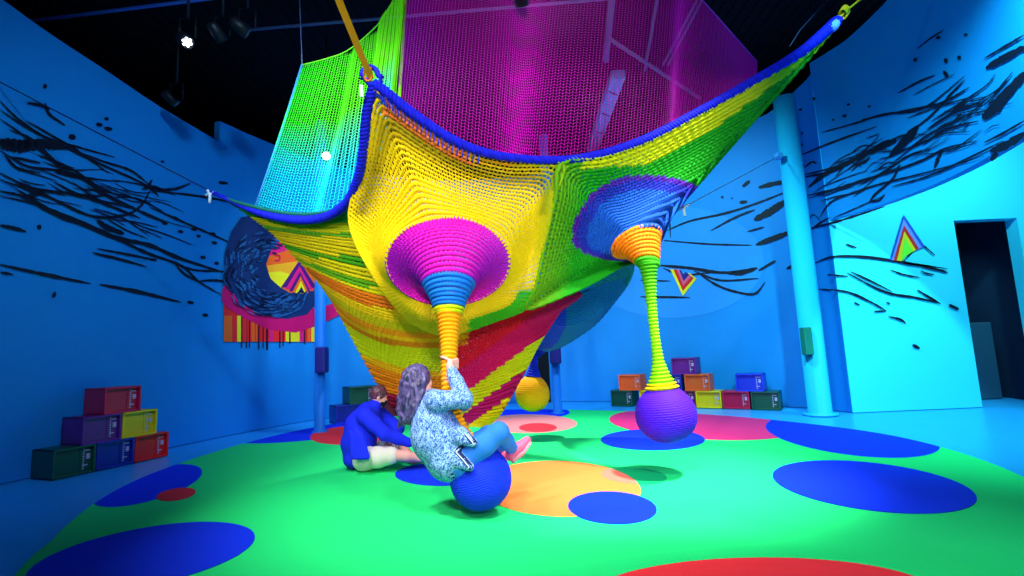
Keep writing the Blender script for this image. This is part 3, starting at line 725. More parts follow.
# ------------------------------------------------------------------ pendulum swings
def knit_tube(name, pts, rad, cols, parent, rib=.012, nrib=None, k=20):
    P = catmull(pts, 200); L = np.linalg.norm(np.diff(P, axis=0), axis=1).sum()
    nrib = nrib or int(L / .032)
    per = 6; n = nrib * per
    P = arc_resample(P, n)
    s = np.linspace(0, 1, n)
    r = np.interp(s, np.linspace(0, 1, len(rad)), rad)
    r = r * (1 + .09 * np.sin(np.arange(n) / per * 2 * PI))
    mb = MB(); mb.tube(P, r, k)
    ci = np.array([lin(cols[min(int(x * len(cols)), len(cols) - 1)]) if not callable(cols) else cols(x) for x in s])
    sh = 1 - .18 * (np.sin(np.arange(n) / per * 2 * PI) < -.2)
    return obj(name, mb.v, mb.f, YARN, parent, colors=np.repeat(ci * sh[:, None], k, 0))
def knit_ball(name, c, r, hgt, cA, parent, cTop=None, rows=34, egg=.12, axis=(0, 0, 1)):
    per = 4; n = rows * per + 1; k = 96; V = []; K = []
    ax = Vector(axis).normalized(); q = Vector((0, 0, 1)).rotation_difference(ax)
    for i in range(n):
        a = PI * i / (n - 1)
        z = math.cos(a); rr = math.sin(a) * (1 - egg * z)
        if z > .9: pass
        bmp = 1 + .009 * math.sin(i / per * 2 * PI)
        for j in range(k):
            b = 2 * PI * j / k
            st_ = 1 + .006 * math.sin(j / k * 2 * PI * 24 + (i // per) * PI)
            p = q @ Vector((r * rr * bmp * st_ * math.cos(b), r * rr * bmp * st_ * math.sin(b), hgt / 2 * z))
            V.append(np.array(c) + np.array(p))
            K.append(lin(cTop if (cTop and z > .93) else cA) * (.82 if math.sin(i / per * 2 * PI) < -.5 else 1))
    f = [[i * k + j, i * k + (j + 1) % k, (i + 1) * k + (j + 1) % k, (i + 1) * k + j] for i in range(n - 1) for j in range(k)]
    return obj(name, V, f, YARN, parent, colors=np.array(K))

sw = empty('ball_swing', at(668, 440, 4.62), 'purple crocheted ball hanging on a green knitted rope', 'swing')
knit_tube('rope', [at(648, 264, 4.62), at(650, 285, 4.62), at(653, 320, 4.62), at(657, 352, 4.62), at(660, 374, 4.62), at(662, 389, 4.62)], [.088, .066, .054, .046, .044, .042, .044, .052, .085, .15], lambda x: lin((50, 165, 10)) * (1 - min(1, x * 2)) + lin((130, 225, 0)) * min(1, x * 2) if x < .95 else lin((235, 210, 0)), sw)
c_ = at(665.5, 413.5, 4.62); knit_ball('ball', c_, .268, .51, (72, 16, 222), sw, (235, 210, 0), 40, .06, (-.08, 0, 1))

yb = empty('ball_swing', at(533, 411, 7.0), 'yellow crocheted ball on a blue neck in front of the dark opening', 'swing')
knit_tube('rope', [at(535, 350, 7.0), at(534, 362, 7.0), at(533, 377, 7.0)], [.05, .05, .06, .11], lambda x: lin((15, 40, 220)), yb)
knit_ball('ball', at(532.5, 393, 7.0), .235, .50, (255, 180, 0), yb, None, 28, .1)

wb = empty('ball_swing', at(481, 507, 3.82), 'blue crocheted ball on an orange knitted rope, ridden by the woman', 'swing')
knit_tube('rope', [at(449, 311, 4.06), at(449, 335, 4.0), at(449, 360, 3.93), at(449, 385, 3.88), at(454, 412, 3.85), at(463, 432, 3.83), at(474, 447, 3.82)], [.105, .085, .07, .062, .058, .054, .052, .052, .06], lambda x: lin((245, 165, 0)), wb)
BALL_C = at(480.5, 477, 3.82)
knit_ball('ball', BALL_C, .225, .46, (15, 50, 235), wb, None, 44, .05, (-.25, 0, 1))

# ------------------------------------------------------------------ columns, pads
M_COL = mat('cyan_column_paint', rgb(30, 185, 245), .45, .0, 5, .03, spec=.4)
def column(base_px, depth, r, top, m, name, label, kind='column'):
    b = at(*base_px, depth); e = empty(name, (b[0], b[1], 0), label, kind)
    s = MB(); s.lathe([(r * 1.5, 0), (r * 1.5, .015), (r * 1.45, .03), (r, .03), (r, top)], (b[0], b[1], 0), 28); s.build('shaft', m, e, True)
    return e, b
e1, b1 = column((813, 350), 7.9, .165, 5.15, M_COL, 'round_column', 'thick bright cyan round column beside the partition')
p_ = at(806.5, 341, 7.76); MB().box(tuple(p_), (.12, .14, .42), 0, 0, .015).build('pad', mat('green_pad', rgb(20, 130, 110), .6), e1)
p_ = at(778.5, 156, 7.78); s = MB(); s.box(tuple(p_), (.1, .1, .1), 0, 0, .02); s.tube([p_, p_ + np.array([.1, .1, 0])], .03, 8); s.build('bracket', mat('blue_bracket', rgb(60, 150, 230), .4), e1)
e2, b2 = column((320, 330), 8.3, .085, 5.3, mat('blue_column_paint', rgb(14, 110, 225), .5, spec=.3), 'round_column', 'slim blue column in front of the bird mural')
p_ = at(322, 360, 8.18); MB().box(tuple(p_), (.17, .2, .42), 0, 0, .03).build('pad', mat('navy_pad', rgb(15, 20, 130), .6), e2)
e3, b3 = column((554.5, 350), 9.3, .085, 5.3, MATS['blue_column_paint'], 'round_column', 'slim blue column beyond the yellow ball')
p_ = at(555, 350, 9.18); MB().box(tuple(p_), (.2, .2, .5), 0, 0, .03).build('pad', MATS['navy_pad'], e3)

# ------------------------------------------------------------------ crates
crate_me = {}
M_WHITE = mat('pale_print', rgb(190, 170, 215), .5)
def crate(key, c, loc, rz, label, group, size=(.47, .38, .33)):
    L, D, H = size
    e = empty('crate', loc, label, 'crate', group, rz)
    if (key, size) not in crate_me:
        mb_ = mat('crate_' + key, c, .35, .05, 25, .12, spec=.5); md = mat('crate_rim_' + key, tuple(min(1, v * 1.25 + .01) for v in c[:3]) + (1,), .35)
        mi = mat('crate_inside_' + key, tuple(v * .75 for v in c[:3]) + (1,), .5)
        t = .018; g = MB()
        g.box((0, 0, t / 2), (L, D, t)); g.box((0, 0, H - t / 2), (L, D, t)); g.box((-L / 2 + t / 2, 0, H / 2), (t, D, H)); g.box((L / 2 - t / 2, 0, H / 2), (t, D, H)); g.box((0, D / 2 - t / 2, H / 2), (L, t, H))
        g.box((0, -D / 2 + .04, H / 2), (L - .03, .012, H - .03))           # recessed front panel
        g.box((L * .18, -D / 2 + .033, H / 2), (.02, .012, H - .04))
        for i in range(9): g.box((L * .25, -D / 2 + .032, .05 + i * (H - .1) / 8), (.014, .014, .014), 0, 1)
        for x_, z_ in ((.30, .28), (.34, .80)): g.box((L * x_, -D / 2 + .032, H * z_), (.05, .014, .012), 0, 1)
        b_ = g.build('body', [mb_, M_WHITE], e, False, True)
        g = MB(); w = .022
        g.box((0, -D / 2, w / 2), (L, .03, w), 0, 0, .004); g.box((0, -D / 2, H - w / 2), (L, .03, w), 0, 0, .004); g.box((-L / 2 + w / 2, -D / 2, H / 2), (w, .03, H), 0, 0, .004); g.box((L / 2 - w / 2, -D / 2, H / 2), (w, .03, H), 0, 0, .004)
        r_ = g.build('rim', md, e, False, True)
        g = MB()
        g.box((L * .36, -D / 2 + .030, H * .58), (.04, .014, .06), 0, 0, .006)
        p_ = g.build('emblem', M_WHITE, e, False, True)
        crate_me[(key, size)] = [b_, r_, p_]
    else:
        for s in crate_me[(key, size)]:
            k = s.copy(); col.objects.link(k); k.parent = e
    return e
CR = {'green': rgb(10, 75, 60), 'navy': rgb(15, 35, 150), 'red': rgb(235, 30, 35), 'purple': rgb(105, 20, 130), 'yellow': rgb(235, 190, 10), 'crimson': rgb(205, 15, 70), 'orange': rgb(230, 90, 35), 'maroon': rgb(120, 20, 60), 'blue': rgb(20, 50, 200)}
# left stack
A0, A1 = on_z(39, 479.5), on_z(157, 455)
dirv = (A1 - A0); rzl = math.atan2(dirv[1], dirv[0]) ; Lc = .50
nv = np.array([-dirv[1], dirv[0], 0]) / np.linalg.norm(dirv)
ux = dirv / np.linalg.norm(dirv)
mid0 = A0 - nv * .02
Lc = np.linalg.norm(dirv) / 3; ls = (Lc - .01, .38, .315)
def lpos(i, z): p = mid0 + ux * (i + .5) * Lc; return (p[0], p[1], z)
gl = 'coloured crates stacked by the left wall'
crate('green', CR['green'], lpos(0, 0), rzl, 'dark green crate on the floor, left end of the left wall stack', gl, ls)
crate('navy', CR['navy'], lpos(1, 0), rzl, 'navy crate on the floor between the dark green and red ones at left', gl, ls)
crate('red', CR['red'], lpos(2, 0), rzl, 'bright red crate on the floor at the right end of the left stack', gl, ls)
crate('purple', CR['purple'], lpos(.62, .317), rzl, 'purple crate in the middle tier of the left stack', gl, ls)
crate('yellow', CR['yellow'], lpos(1.62, .317), rzl, 'yellow crate in the middle tier of the left stack', gl, ls)
crate('crimson', CR['crimson'], lpos(1.12, .634), rzl, 'crimson crate topmost on the left wall stack', gl, ls)
# behind the man
b0 = at(351, 413, 9.7)
gm = 'crates by the wall behind the man'
rzm = math.atan2(.75, 1)
crate('navy', CR['navy'], (b0[0], 9.6, 0), rzm, 'navy crate on the floor behind the seated man', gm, (.62, .4, .315))
crate('green', CR['green'], (at(359, 390, 9.7)[0], 9.7, .317), rzm, 'dark green crate stacked above the navy one behind the man', gm, (.5, .4, .315))
crate('maroon', CR['maroon'], (at(388, 400, 10.1)[0], 10.1, 0), rzm, 'maroon crate glimpsed between the man and the woman\'s hair', gm, (.55, .4, .36))
# right stack
gr = 'coloured crates stacked by the back wall'
S = (.44, .34, .30)
def rpos(px, py, dpt, z): p = at(px, py, dpt); return (p[0], dpt, z)
R_ = [('green', 625, 0, 'dark green crate at the left end of the back wall stack floor tier'), ('yellow', 654, 0, 'yellow crate on the floor partly hidden left of the purple ball'), ('maroon', 686, 0, 'maroon crate on the floor just right of the purple ball rope'), ('yellow', 711, 0, 'yellow crate on the floor between maroon and crimson by the back wall'),
      ('crimson', 738, 0, 'crimson crate on the floor between yellow and green by the back wall'), ('green', 767, 0, 'dark green crate at the right end of the back wall floor tier'),
      ('orange', 634, 1, 'orange crate on the left green one by the back wall'), ('navy', 674, 1, 'navy crate in the second tier behind the green rope'), ('orange', 701, 1, 'orange crate under the purple one beside the navy one'), ('blue', 753, 1, 'bright blue crate alone on top at the right of the back stack'), ('purple', 689, 2, 'purple crate topmost on the back wall stack')]
for key, px, tier, lab in R_:
    dpt = np.interp(px, [614, 700, 785], [10.35, 9.46, 8.66])
    pos = rpos(px, 400, dpt, tier * .302)
    crate(key, CR[key], pos, -.6, lab, gr, S)

# ------------------------------------------------------------------ ceiling services
M_PIPE = mat('pale_pipe', rgb(100, 125, 170), .55, spec=.3); M_BLK = mat('black_fitting', rgb(15, 15, 25), .5)
def pipe(name, a, b, r, m, label, cat): 
    s = MB(); s.tube([a, b], r, 8); o = s.build(name, m, None, True); return tag(o, label, cat)
pipe('pipe', on_z(247, 30, 6.15), on_z(640, -4, 6.15), .022, M_PIPE, 'long thin pale pipe crossing the dark ceiling behind the nets', 'pipe')
pipe('pipe', on_z(-40, 30, 6.05), on_z(230, -4, 6.05), .022, mat('blue_cable', rgb(40, 90, 190), .5), 'thin blue cable crossing the ceiling corner at upper left', 'cable')
pipe('pipe', on_z(612, 0, 6.05), on_z(606, 60, 6.05), .05, M_PIPE, 'grey conduit running along ceiling above the pale duct', 'pipe')
pipe('pipe', on_z(608, 38, 5.93), on_z(700, 98, 5.93), .03, M_PIPE, 'slanting grey conduit seen through the magenta net', 'pipe')
pipe('pipe', on_z(657, 0, 6.17), on_z(645, 70, 6.17), .025, M_PIPE, 'thin grey conduit seen through the magenta net, left of a pair', 'pipe')
pipe('pipe', on_z(697, 0, 6.17), on_z(663, 65, 6.17), .02, M_PIPE, 'grey conduit of a close pair, nearer the slanting one', 'pipe')
pipe('pipe', on_z(702, 0, 6.19), on_z(668, 65, 6.19), .02, M_PIPE, 'grey conduit of a close pair, nearer the net edge', 'pipe')
wm = MB(); wm.tube([at(302, 65, 5.4), on_z(299, -20, CEIL_Z)], .006, 6); tag(wm.build('wire', M_PIPE, None, True), 'thin wire holding the lime net corner to the ceiling', 'wire')
# pale ceiling duct
dA, dB = on_z(618, 74, 6.1), on_z(592, 150, 6.1)
du = empty('duct', (dA + dB) / 2, 'pale blue ceiling duct seen through the magenta net', 'duct')
dd = dB - dA; ln = np.linalg.norm(dd); rz = math.atan2(dd[1], dd[0])
MB().box(tuple((dA + dB) / 2), (ln, .26, .18), rz, 0, .02).build('casing', mat('pale_duct', rgb(70, 185, 245), .4), du)
for t in (.15, .4, .65): MB().box(tuple(dA + dd * t + np.array([0, 0, -.085])), (.03, .26, .02), rz + .7).build('bracket', M_BLK, du)

def spot_lamp(px, py, z, aim, label, on=True, c=(1, 1, 1, 1), es=30, par=True, r=.11):
    p = on_z(px, py, z); e = empty('spotlight', p, label, 'lamp')
    d = Vector(np.array(aim) - p).normalized(); q = Vector((0, 0, -1)).rotation_difference(d).to_matrix()
    def T(L): return [np.array(q @ Vector(v)) + p for v in L]
    s = MB(); s.lathe([(r * .55, .2), (r * .9, .17), (r, .1), (r, -.02), (r * .88, -.02), (r * .85, .02)], (0, 0, 0), 24); s.v = T(s.v); s.build('housing', M_BLK, e, True)
    s = MB()
    pts = [(0, 0)] + [(r * .55 * math.cos(a), r * .55 * math.sin(a)) for a in np.arange(6) * PI / 3] if par else [(0, 0)]
    for x, y in pts: s.lathe([(r * (.2 if par else .75), -.0), (r * (.2 if par else .75), -.012), (r * .1, -.02)], (x, y, 0), 12)
    s.v = T(s.v); s.build('lens', mat('lens_%s' % label[:14], rgb(240, 240, 255), .3, emit=c, es=es) if on else M_PIPE, e, True)
    s = MB(); s.tube([p + np.array([-r - .02, 0, .05]), p + np.array([-r - .02, 0, .3]), p + np.array([r + .02, 0, .3]), p + np.array([r + .02, 0, .05])], .012, 6); s.tube([p + np.array([0, 0, .3]), np.array([p[0], p[1], CEIL_Z])], .015, 6)
    s.build('yoke', M_BLK, e, True)
    return p
spot_lamp(187, 42, 4.95, (0, 3.5, 1.2), 'glowing seven-lens stage lamp on the dark ceiling at upper left', True, (.8, .85, 1, 1), 5, True, .075)
spot_lamp(326, 156, 4.3, (0, 3, 1.0), 'bright white lamp shining through the lime net', True, (1, 1, 1, 1), 14, False, .08)
spot_lamp(522, 4, 5.0, (1, 9, 1), 'small pale blue ceiling lamp at top centre', True, (.1, .55, 1, 1), 1.2, False, .075)
spot_lamp(222, 40, 5.0, (-2, 9, 2), 'unlit black ceiling lamp beside the glowing seven-lens one', False, r=.07)
spot_lamp(176, 103, 4.9, (-2, 9, 2), 'unlit lamp hanging near top of left wall', False, r=.07)
spot_lamp(247, 32, 5.1, (2, 9, 2), 'unlit lamp at the left end of the long ceiling pipe', False, r=.08)

# ------------------------------------------------------------------ guy lines
def line(name, pts, r, m, label, clip=None):
    e = empty(name, pts[0], label, 'rope')
    s = MB(); s.tube(pts, r, 6); s.build('line', m, e, True)
    if clip is not None:
        s = MB(); c = clip; s.tube([c + np.array([-.03, 0, .06]), c, c + np.array([.0, 0, -.09])], .016, 6); s.tube([c + np.array([-.05, 0, .0]), c + np.array([.06, 0, .03])], .014, 6)
        s.build('clip', mat('white_clip', rgb(225, 235, 255), .4), e, True)
M_DCORD = mat('dark_cord', rgb(10, 25, 90), .7)
lt = at(216, 193, 5.35)
line('guy_rope', [at(240, 205, 5.3), at(222, 197, 5.34), at(208, 191, 5.38)], .02, MATS['blue_rope'], 'short blue rope tail at the left net corner with a white clip', at(210, 195, 5.36))
line('guy_rope', [at(208, 190, 5.38), on_wall(-6, 79, .03)], .008, M_DCORD, 'long thin dark guy rope from the left corner to the left wall')
line('guy_rope', [at(672, 214, 5.0), at(684, 207, 5.3), at(779, 156, 7.7)], .006, M_PIPE, 'thin pale guy line from the green net to the cyan column', at(684, 208, 5.3))
line('guy_rope', [at(790, 46, 4.85), at(800, 30, 5.0), on_z(832, -5, CEIL_Z)], .005, M_PIPE, 'thin wire rising from the right net corner to the ceiling')
# ------------------------------------------------------------------ people: smooth bodies grown from distance fields
class Field:
    def __init__(s): s.p = []; s.cuts = []
    def cone(s, a, b, ra, rb, k=.03, sub=False): s.p.append(('c', np.array(a, float), np.array(b, float), ra, rb, k, sub)); return s
    def chain(s, pts, rs, k=.03):
        for i in range(len(pts) - 1): s.cone(pts[i], pts[i + 1], rs[i], rs[i + 1], k)
        return s
    def ball(s, c, rad, R=None, k=.03, sub=False): s.p.append(('e', np.array(c, float), np.broadcast_to(np.array(rad, float), (3,)), np.eye(3) if R is None else np.array(R), 0, k, sub)); return s
    def cut(s, o, n): s.cuts.append((np.array(o, float), np.array(n, float) / np.linalg.norm(n))); return s
    def mesh(s, h):
        lo, hi = np.full(3, 1e9), np.full(3, -1e9)
        for p in s.p:
            if p[6]: continue
            if p[0] == 'c': r = max(p[3], p[4]); lo = np.minimum(lo, np.minimum(p[1], p[2]) - r); hi = np.maximum(hi, np.maximum(p[1], p[2]) + r)
            else: r = p[2].max(); lo = np.minimum(lo, p[1] - r); hi = np.maximum(hi, p[1] + r)
        lo -= 3 * h + .01; hi += 3 * h + .01
        n = np.ceil((hi - lo) / h).astype(int) + 1
        D = np.full(n, 1.0, np.float32)
        ax = [lo[i] + h * np.arange(n[i]) for i in range(3)]
        for p in s.p:
            pad = p[5] + 3 * h
            if p[0] == 'c': r = max(p[3], p[4]); a, b = np.minimum(p[1], p[2]) - r - pad, np.maximum(p[1], p[2]) + r + pad
            else: r = p[2].max(); a, b = p[1] - r - pad, p[1] + r + pad
            i0 = np.clip(((a - lo) / h).astype(int), 0, n - 1); i1 = np.clip(np.ceil((b - lo) / h).astype(int) + 1, 1, n)
            sl = tuple(slice(i0[i], i1[i]) for i in range(3))
            X = np.stack(np.meshgrid(*[ax[i][sl[i]] for i in range(3)], indexing='ij'), -1)
            if p[0] == 'c':
                ab = p[2] - p[1]; L = ab @ ab
                t = np.clip(((X - p[1]) @ ab) / max(L, 1e-9), 0, 1)
                d = np.linalg.norm(X - p[1] - t[..., None] * ab, axis=-1) - (p[3] + (p[4] - p[3]) * t)
            else:
                q = (X - p[1]) @ p[3]; u = np.linalg.norm(q / p[2], axis=-1); g = np.linalg.norm(q / p[2] ** 2, axis=-1) + 1e-9
                d = u * (u - 1) / g
            o = D[sl]; k = p[5]
            if p[6]:
                d = -d; hh = np.clip(k - np.abs(o - d), 0, None) / k; D[sl] = np.maximum(o, d) + hh * hh * k / 4
            else:
                hh = np.clip(k - np.abs(o - d), 0, None) / k; D[sl] = np.minimum(o, d) - hh * hh * k / 4
        if s.cuts:
            X = np.stack(np.meshgrid(*ax, indexing='ij'), -1)
            for o, nn in s.cuts: D = np.maximum(D, (X - o) @ nn)
        S = D < 0
        c = [S[i:n[0] - 1 + i, j:n[1] - 1 + j, k:n[2] - 1 + k] for i in (0, 1) for j in (0, 1) for k in (0, 1)]
        tot = sum(x.astype(np.int8) for x in c); act = (tot > 0) & (tot < 8)
        idx = np.full(act.shape, -1); cells = np.argwhere(act); idx[act] = np.arange(len(cells))
        acc = np.zeros((len(cells), 3)); cnt = np.zeros(len(cells))
        cor = [np.array((i, j, k)) for i in (0, 1) for j in (0, 1) for k in (0, 1)]
        for A in range(8):
            for B in range(A + 1, 8):
                if np.abs(cor[A] - cor[B]).sum() != 1: continue
                pa, pb = cells + cor[A], cells + cor[B]
                da, db = D[tuple(pa.T)], D[tuple(pb.T)]
                x = (da < 0) != (db < 0)
                t = da / np.where(x, da - db, 1)
                acc += np.where(x[:, None], pa + t[:, None] * (pb - pa), 0); cnt += x
        V = lo + h * acc / cnt[:, None]
        F = []
        for a in range(3):
            b, c2 = (a + 1) % 3, (a + 2) % 3
            e = np.eye(3, dtype=int)
            s0 = [slice(1, n[i] - 1) for i in range(3)]; s0[a] = slice(0, n[a] - 1); s1 = list(s0); s1[a] = slice(1, n[a])
            ch = S[tuple(s0)] != S[tuple(s1)]
            g = np.argwhere(ch); g = g + np.array([0 if i == a else 1 for i in range(3)])
            v = [idx[tuple((g - db_ * e[b] - dc_ * e[c2]).T)] for db_, dc_ in ((0, 0), (1, 0), (1, 1), (0, 1))]
            q = np.stack(v, 1); fl_ = ~S[tuple(g.T)]
            q[fl_] = q[fl_][:, ::-1]
            F.append(q)
        return V, np.vstack(F)

def frame(fwd, up):
    f = np.array(fwd, float); f /= np.linalg.norm(f); u = np.array(up, float); u -= f * (u @ f); u /= np.linalg.norm(u)
    return f, u, np.cross(u, f)                         # forward, up, left
def head(F, c, fwd, up, s=1.0):
    """skull, jaw, nose, brow, lips, ears; c = centre of the head"""
    f, u, l = frame(fwd, up); R = np.stack([f, l, u], 1); P = lambda a, b, d: np.array(c) + s * (f * a + l * b + u * d)
    F.ball(P(-.01, 0, .02), (s * .095, s * .075, s * .098), R, .02)
    F.ball(P(.025, 0, -.05), (s * .062, s * .056, s * .068), R, .03)
    F.ball(P(.055, 0, -.092), (s * .026, s * .028, s * .022), R, .03)
    F.cone(P(.082, 0, .012), P(.104, 0, -.026), s * .010, s * .015, .015)
    for e in (1, -1):
        F.cone(P(.083, .016 * e, .026), P(.070, .046 * e, .024), s * .010, s * .009, .012)
        F.ball(P(.078, .030 * e, .004), (s * .012, s * .014, s * .010), R, .008, True)
        F.ball(P(.065, .034 * e, -.028), (s * .022, s * .022, s * .022), R, .02)
        F.ball(P(-.005, .078 * e, -.008), (s * .022, s * .010, s * .032), R, .008)
    F.cone(P(.083, -.018, -.058), P(.083, .018, -.058), s * .0075, s * .0075, .006)
    F.cone(P(.081, -.016, -.069), P(.081, .016, -.069), s * .008, s * .008, .006)
    return P
def eyes(P, parent, s=1.0):
    for e in (1, -1):
        m = MB(); c = P(.072, .030 * e, .004)
        m.lathe([(.0115 * s * math.sin(a) + 1e-4, .0115 * s * math.cos(a)) for a in np.linspace(0, PI, 9)], c, 12); m.build('eye', mat('eye_white', rgb(225, 225, 230), .3), parent, True)
def grip(F, rc, axis, side, r, arc=3.6, rev=1, s=1.0):
    """a hand closed round a rope: centre rc on the rope, axis along it, side = where the palm lies"""
    ax = np.array(axis, float); ax /= np.linalg.norm(ax); sd = np.array(side, float); sd -= ax * (sd @ ax); sd /= np.linalg.norm(sd); tn = np.cross(ax, sd) * rev
    Q = lambda a, h, rr: np.array(rc) + (sd * math.cos(a) + tn * math.sin(a)) * rr + ax * h
    hs = [.033, .012, -.009, -.029]; ln = [.92, 1.0, .95, .78]
    for h in hs: F.cone(Q(-.75, h * .7, r + .021), Q(.35, h, r + .014), .015 * s, .0125 * s, .012)     # palm
    for h, q in zip(hs, ln):
        a = np.array([.35, .35 + arc * .3 * q, .35 + arc * .52 * q, .35 + arc * .7 * q])
        F.chain([Q(x, h * (1 + .04 * i), r + .010) for i, x in enumerate(a)], [.0098 * s, .0092 * s, .0085 * s, .0075 * s], .004)
    F.chain([Q(-.7, .02, r + .02), Q(-1.25, .045, r + .016), Q(-1.9, .055, r + .011), Q(-2.4, .058, r + .010)], [.014 * s, .012 * s, .0105 * s, .009 * s], .008)
    return Q(-.9, -.01, r + .03)
def open_hand(F, w, d, n, s=1.0, curl=.35):
    """relaxed hand from wrist w, pointing d, back of the hand towards n"""
    d = np.array(d, float); d /= np.linalg.norm(d); n = np.array(n, float); n -= d * (n @ d); n /= np.linalg.norm(n); t = np.cross(n, d)
    w = np.array(w)
    for i, (o, L) in enumerate(((.030, .92), (.010, 1.0), (-.010, .95), (-.029, .76))):
        k = w + d * .085 * s + t * o * s
        F.cone(w + t * o * .55 * s + d * .01, k, .015 * s, .012 * s, .014)
        p = [k]; a = .15
        for seg in (.042, .026, .020):
            a += curl; p.append(p[-1] + (d * math.cos(a) - n * math.sin(a)) * seg * L * s)
        F.chain(p, [.0098 * s, .009 * s, .0083 * s, .007 * s], .004)
    b = w + t * .026 * s + d * .02 * s
    F.chain([b, b + (t * .8 + d * .6 - n * .3) * .035 * s, b + (t * .9 + d * 1.4 - n * .6) * .045 * s, b + (t * .8 + d * 2.0 - n * .9) * .045 * s], [.014 * s, .012 * s, .0105 * s, .009 * s], .008)

SKIN = mat('skin', rgb(236, 170, 158), .55, .05, 90, .06)
M_JEAN = mat('blue_denim', rgb(40, 120, 225), .8, .25, 160, .15)
M_SHOE = mat('pink_shoe', rgb(232, 90, 130), .5, .1, 60, .1)

def knit_pattern(name, a, b, c):
    m = bpy.data.materials.new(name); m.use_nodes = True; nt = m.node_tree; B = nt.nodes['Principled BSDF']
    tc = nt.nodes.new('ShaderNodeTexCoord'); mp = nt.nodes.new('ShaderNodeMapping'); mp.inputs['Scale'].default_value = (1, 1, .55); mp.inputs['Rotation'].default_value = (.3, .4, .2)
    nt.links.new(tc.outputs['Object'], mp.inputs[0])
    n1 = nt.nodes.new('ShaderNodeTexNoise'); n1.inputs['Scale'].default_value = 85; n1.inputs['Detail'].default_value = 2; n1.inputs['Distortion'].default_value = 1.6
    nt.links.new(mp.outputs[0], n1.inputs['Vector'])
    r = nt.nodes.new('ShaderNodeValToRGB'); e = r.color_ramp.elements
    e[0].position = .40; e[0].color = a; e[1].position = .58; e[1].color = c
    x = e.new(.49); x.color = b
    nt.links.new(n1.outputs['Fac'], r.inputs[0]); nt.links.new(r.outputs[0], B.inputs['Base Color'])
    bp = nt.nodes.new('ShaderNodeBump'); bp.inputs['Strength'].default_value = .3; bp.inputs['Distance'].default_value = .006
    nt.links.new(n1.outputs['Fac'], bp.inputs['Height']); nt.links.new(bp.outputs[0], B.inputs['Normal'])
    B.inputs['Roughness'].default_value = .85
    return m
M_CARD = knit_pattern('patterned_cardigan', rgb(16, 60, 150), rgb(72, 130, 206), rgb(160, 192, 240))

# ---- the woman on the blue ball
wo = empty('person', at(452, 482, 3.82), 'person in patterned cardigan and jeans riding the blue ball, gripping the rope', 'person')
HC = at(419.5, 381.5, 3.84); WF = (1, 1.0, .08)
pel, wai, che, nek = at(456, 461, 3.82), at(444, 440, 3.81), at(434, 414, 3.81), at(426, 398, 3.83)
RS, LS = at(437, 401, 3.68), at(430, 400, 3.97)
RE, LE = at(464, 399, 3.62), at(463, 402, 4.0)
ropeA = at(449, 364, 3.92); ropeB = at(449, 377, 3.893)
RK, RA = at(499, 432, 3.68), at(512, 450, 3.93)
LK, LA = at(488, 435, 4.02), at(502, 452, 4.12)
B = Field()
B.chain([pel, wai, che, at(429, 404, 3.82)], [.14, .115, .125, .095], .05)
B.cone(RS, LS, .055, .055, .05); B.cone(nek, at(423, 389, 3.835), .05, .047, .03)
hw1 = grip(B, ropeA, (.02, 0, 1), (1, -.55, 0), .052, 3.6, 1)
hw2 = grip(B, ropeB - np.array([0, 0, .02]), (.02, 0, 1), (.75, .65, 0), .052, 3.4, -1)
B.chain([RS, RE, hw1], [.05, .042, .028], .02); B.chain([LS, LE, hw2], [.05, .042, .028], .02)
Rh, Lh = at(460, 463, 3.73), at(460, 456, 3.92)
B.chain([Rh, RK, RA], [.08, .055, .036], .02); B.chain([Lh, LK, LA], [.08, .055, .036], .02)
WP = head(B, HC, WF, (-.1, 0, 1), .96)
V, Fq = B.mesh(.0075); body = obj('body', V, Fq, SKIN, wo); eyes(WP, wo, .96)
J = Field()
J.chain([Rh, at(484, 444, 3.68), RK, at(506, 441, 3.80), at(511, 447, 3.90)], [.098, .086, .068, .056, .05], .03)
J.chain([Lh, at(478, 444, 3.97), LK, at(497, 444, 4.08), at(501, 446, 4.10)], [.098, .086, .068, .056, .05], .03)
J.cone(Rh, Lh, .10, .10, .05)
V, Fq = J.mesh(.011); obj('jeans', V, Fq, M_JEAN, wo)
for nm, A, Bq in (('shoe', at(511, 455, 3.93), at(527, 440, 4.00)), ('shoe', at(498, 456, 4.11), at(509, 452, 4.12))):
    S_ = Field(); d = Bq - A; pp = np.cross(d / np.linalg.norm(d), (0, 1, 0)) ; 
    S_.chain([A, A + d * .5, Bq], [.040, .042, .030], .02); S_.cone(A - pp * .0, A + (RA - A) * .55 if nm and A[1] < 4.05 else A + (LA - A) * .6, .034, .042, .03)
    V, Fq = S_.mesh(.007); so = obj('shoe', V, Fq, M_SHOE, wo)
    n_ = np.array([0.55, 0, -.83]) if A[1] < 4.05 else np.array([.2, 0, -.98])
    s2 = MB(); s2.tube([A + n_ * .030 - d * .12, A + n_ * .034 + d * .5, Bq + n_ * .022 + d * .06], [.030, .034, .022], 10); s2.build('sole', mat('pale_sole', rgb(240, 150, 170), .6), so, True)
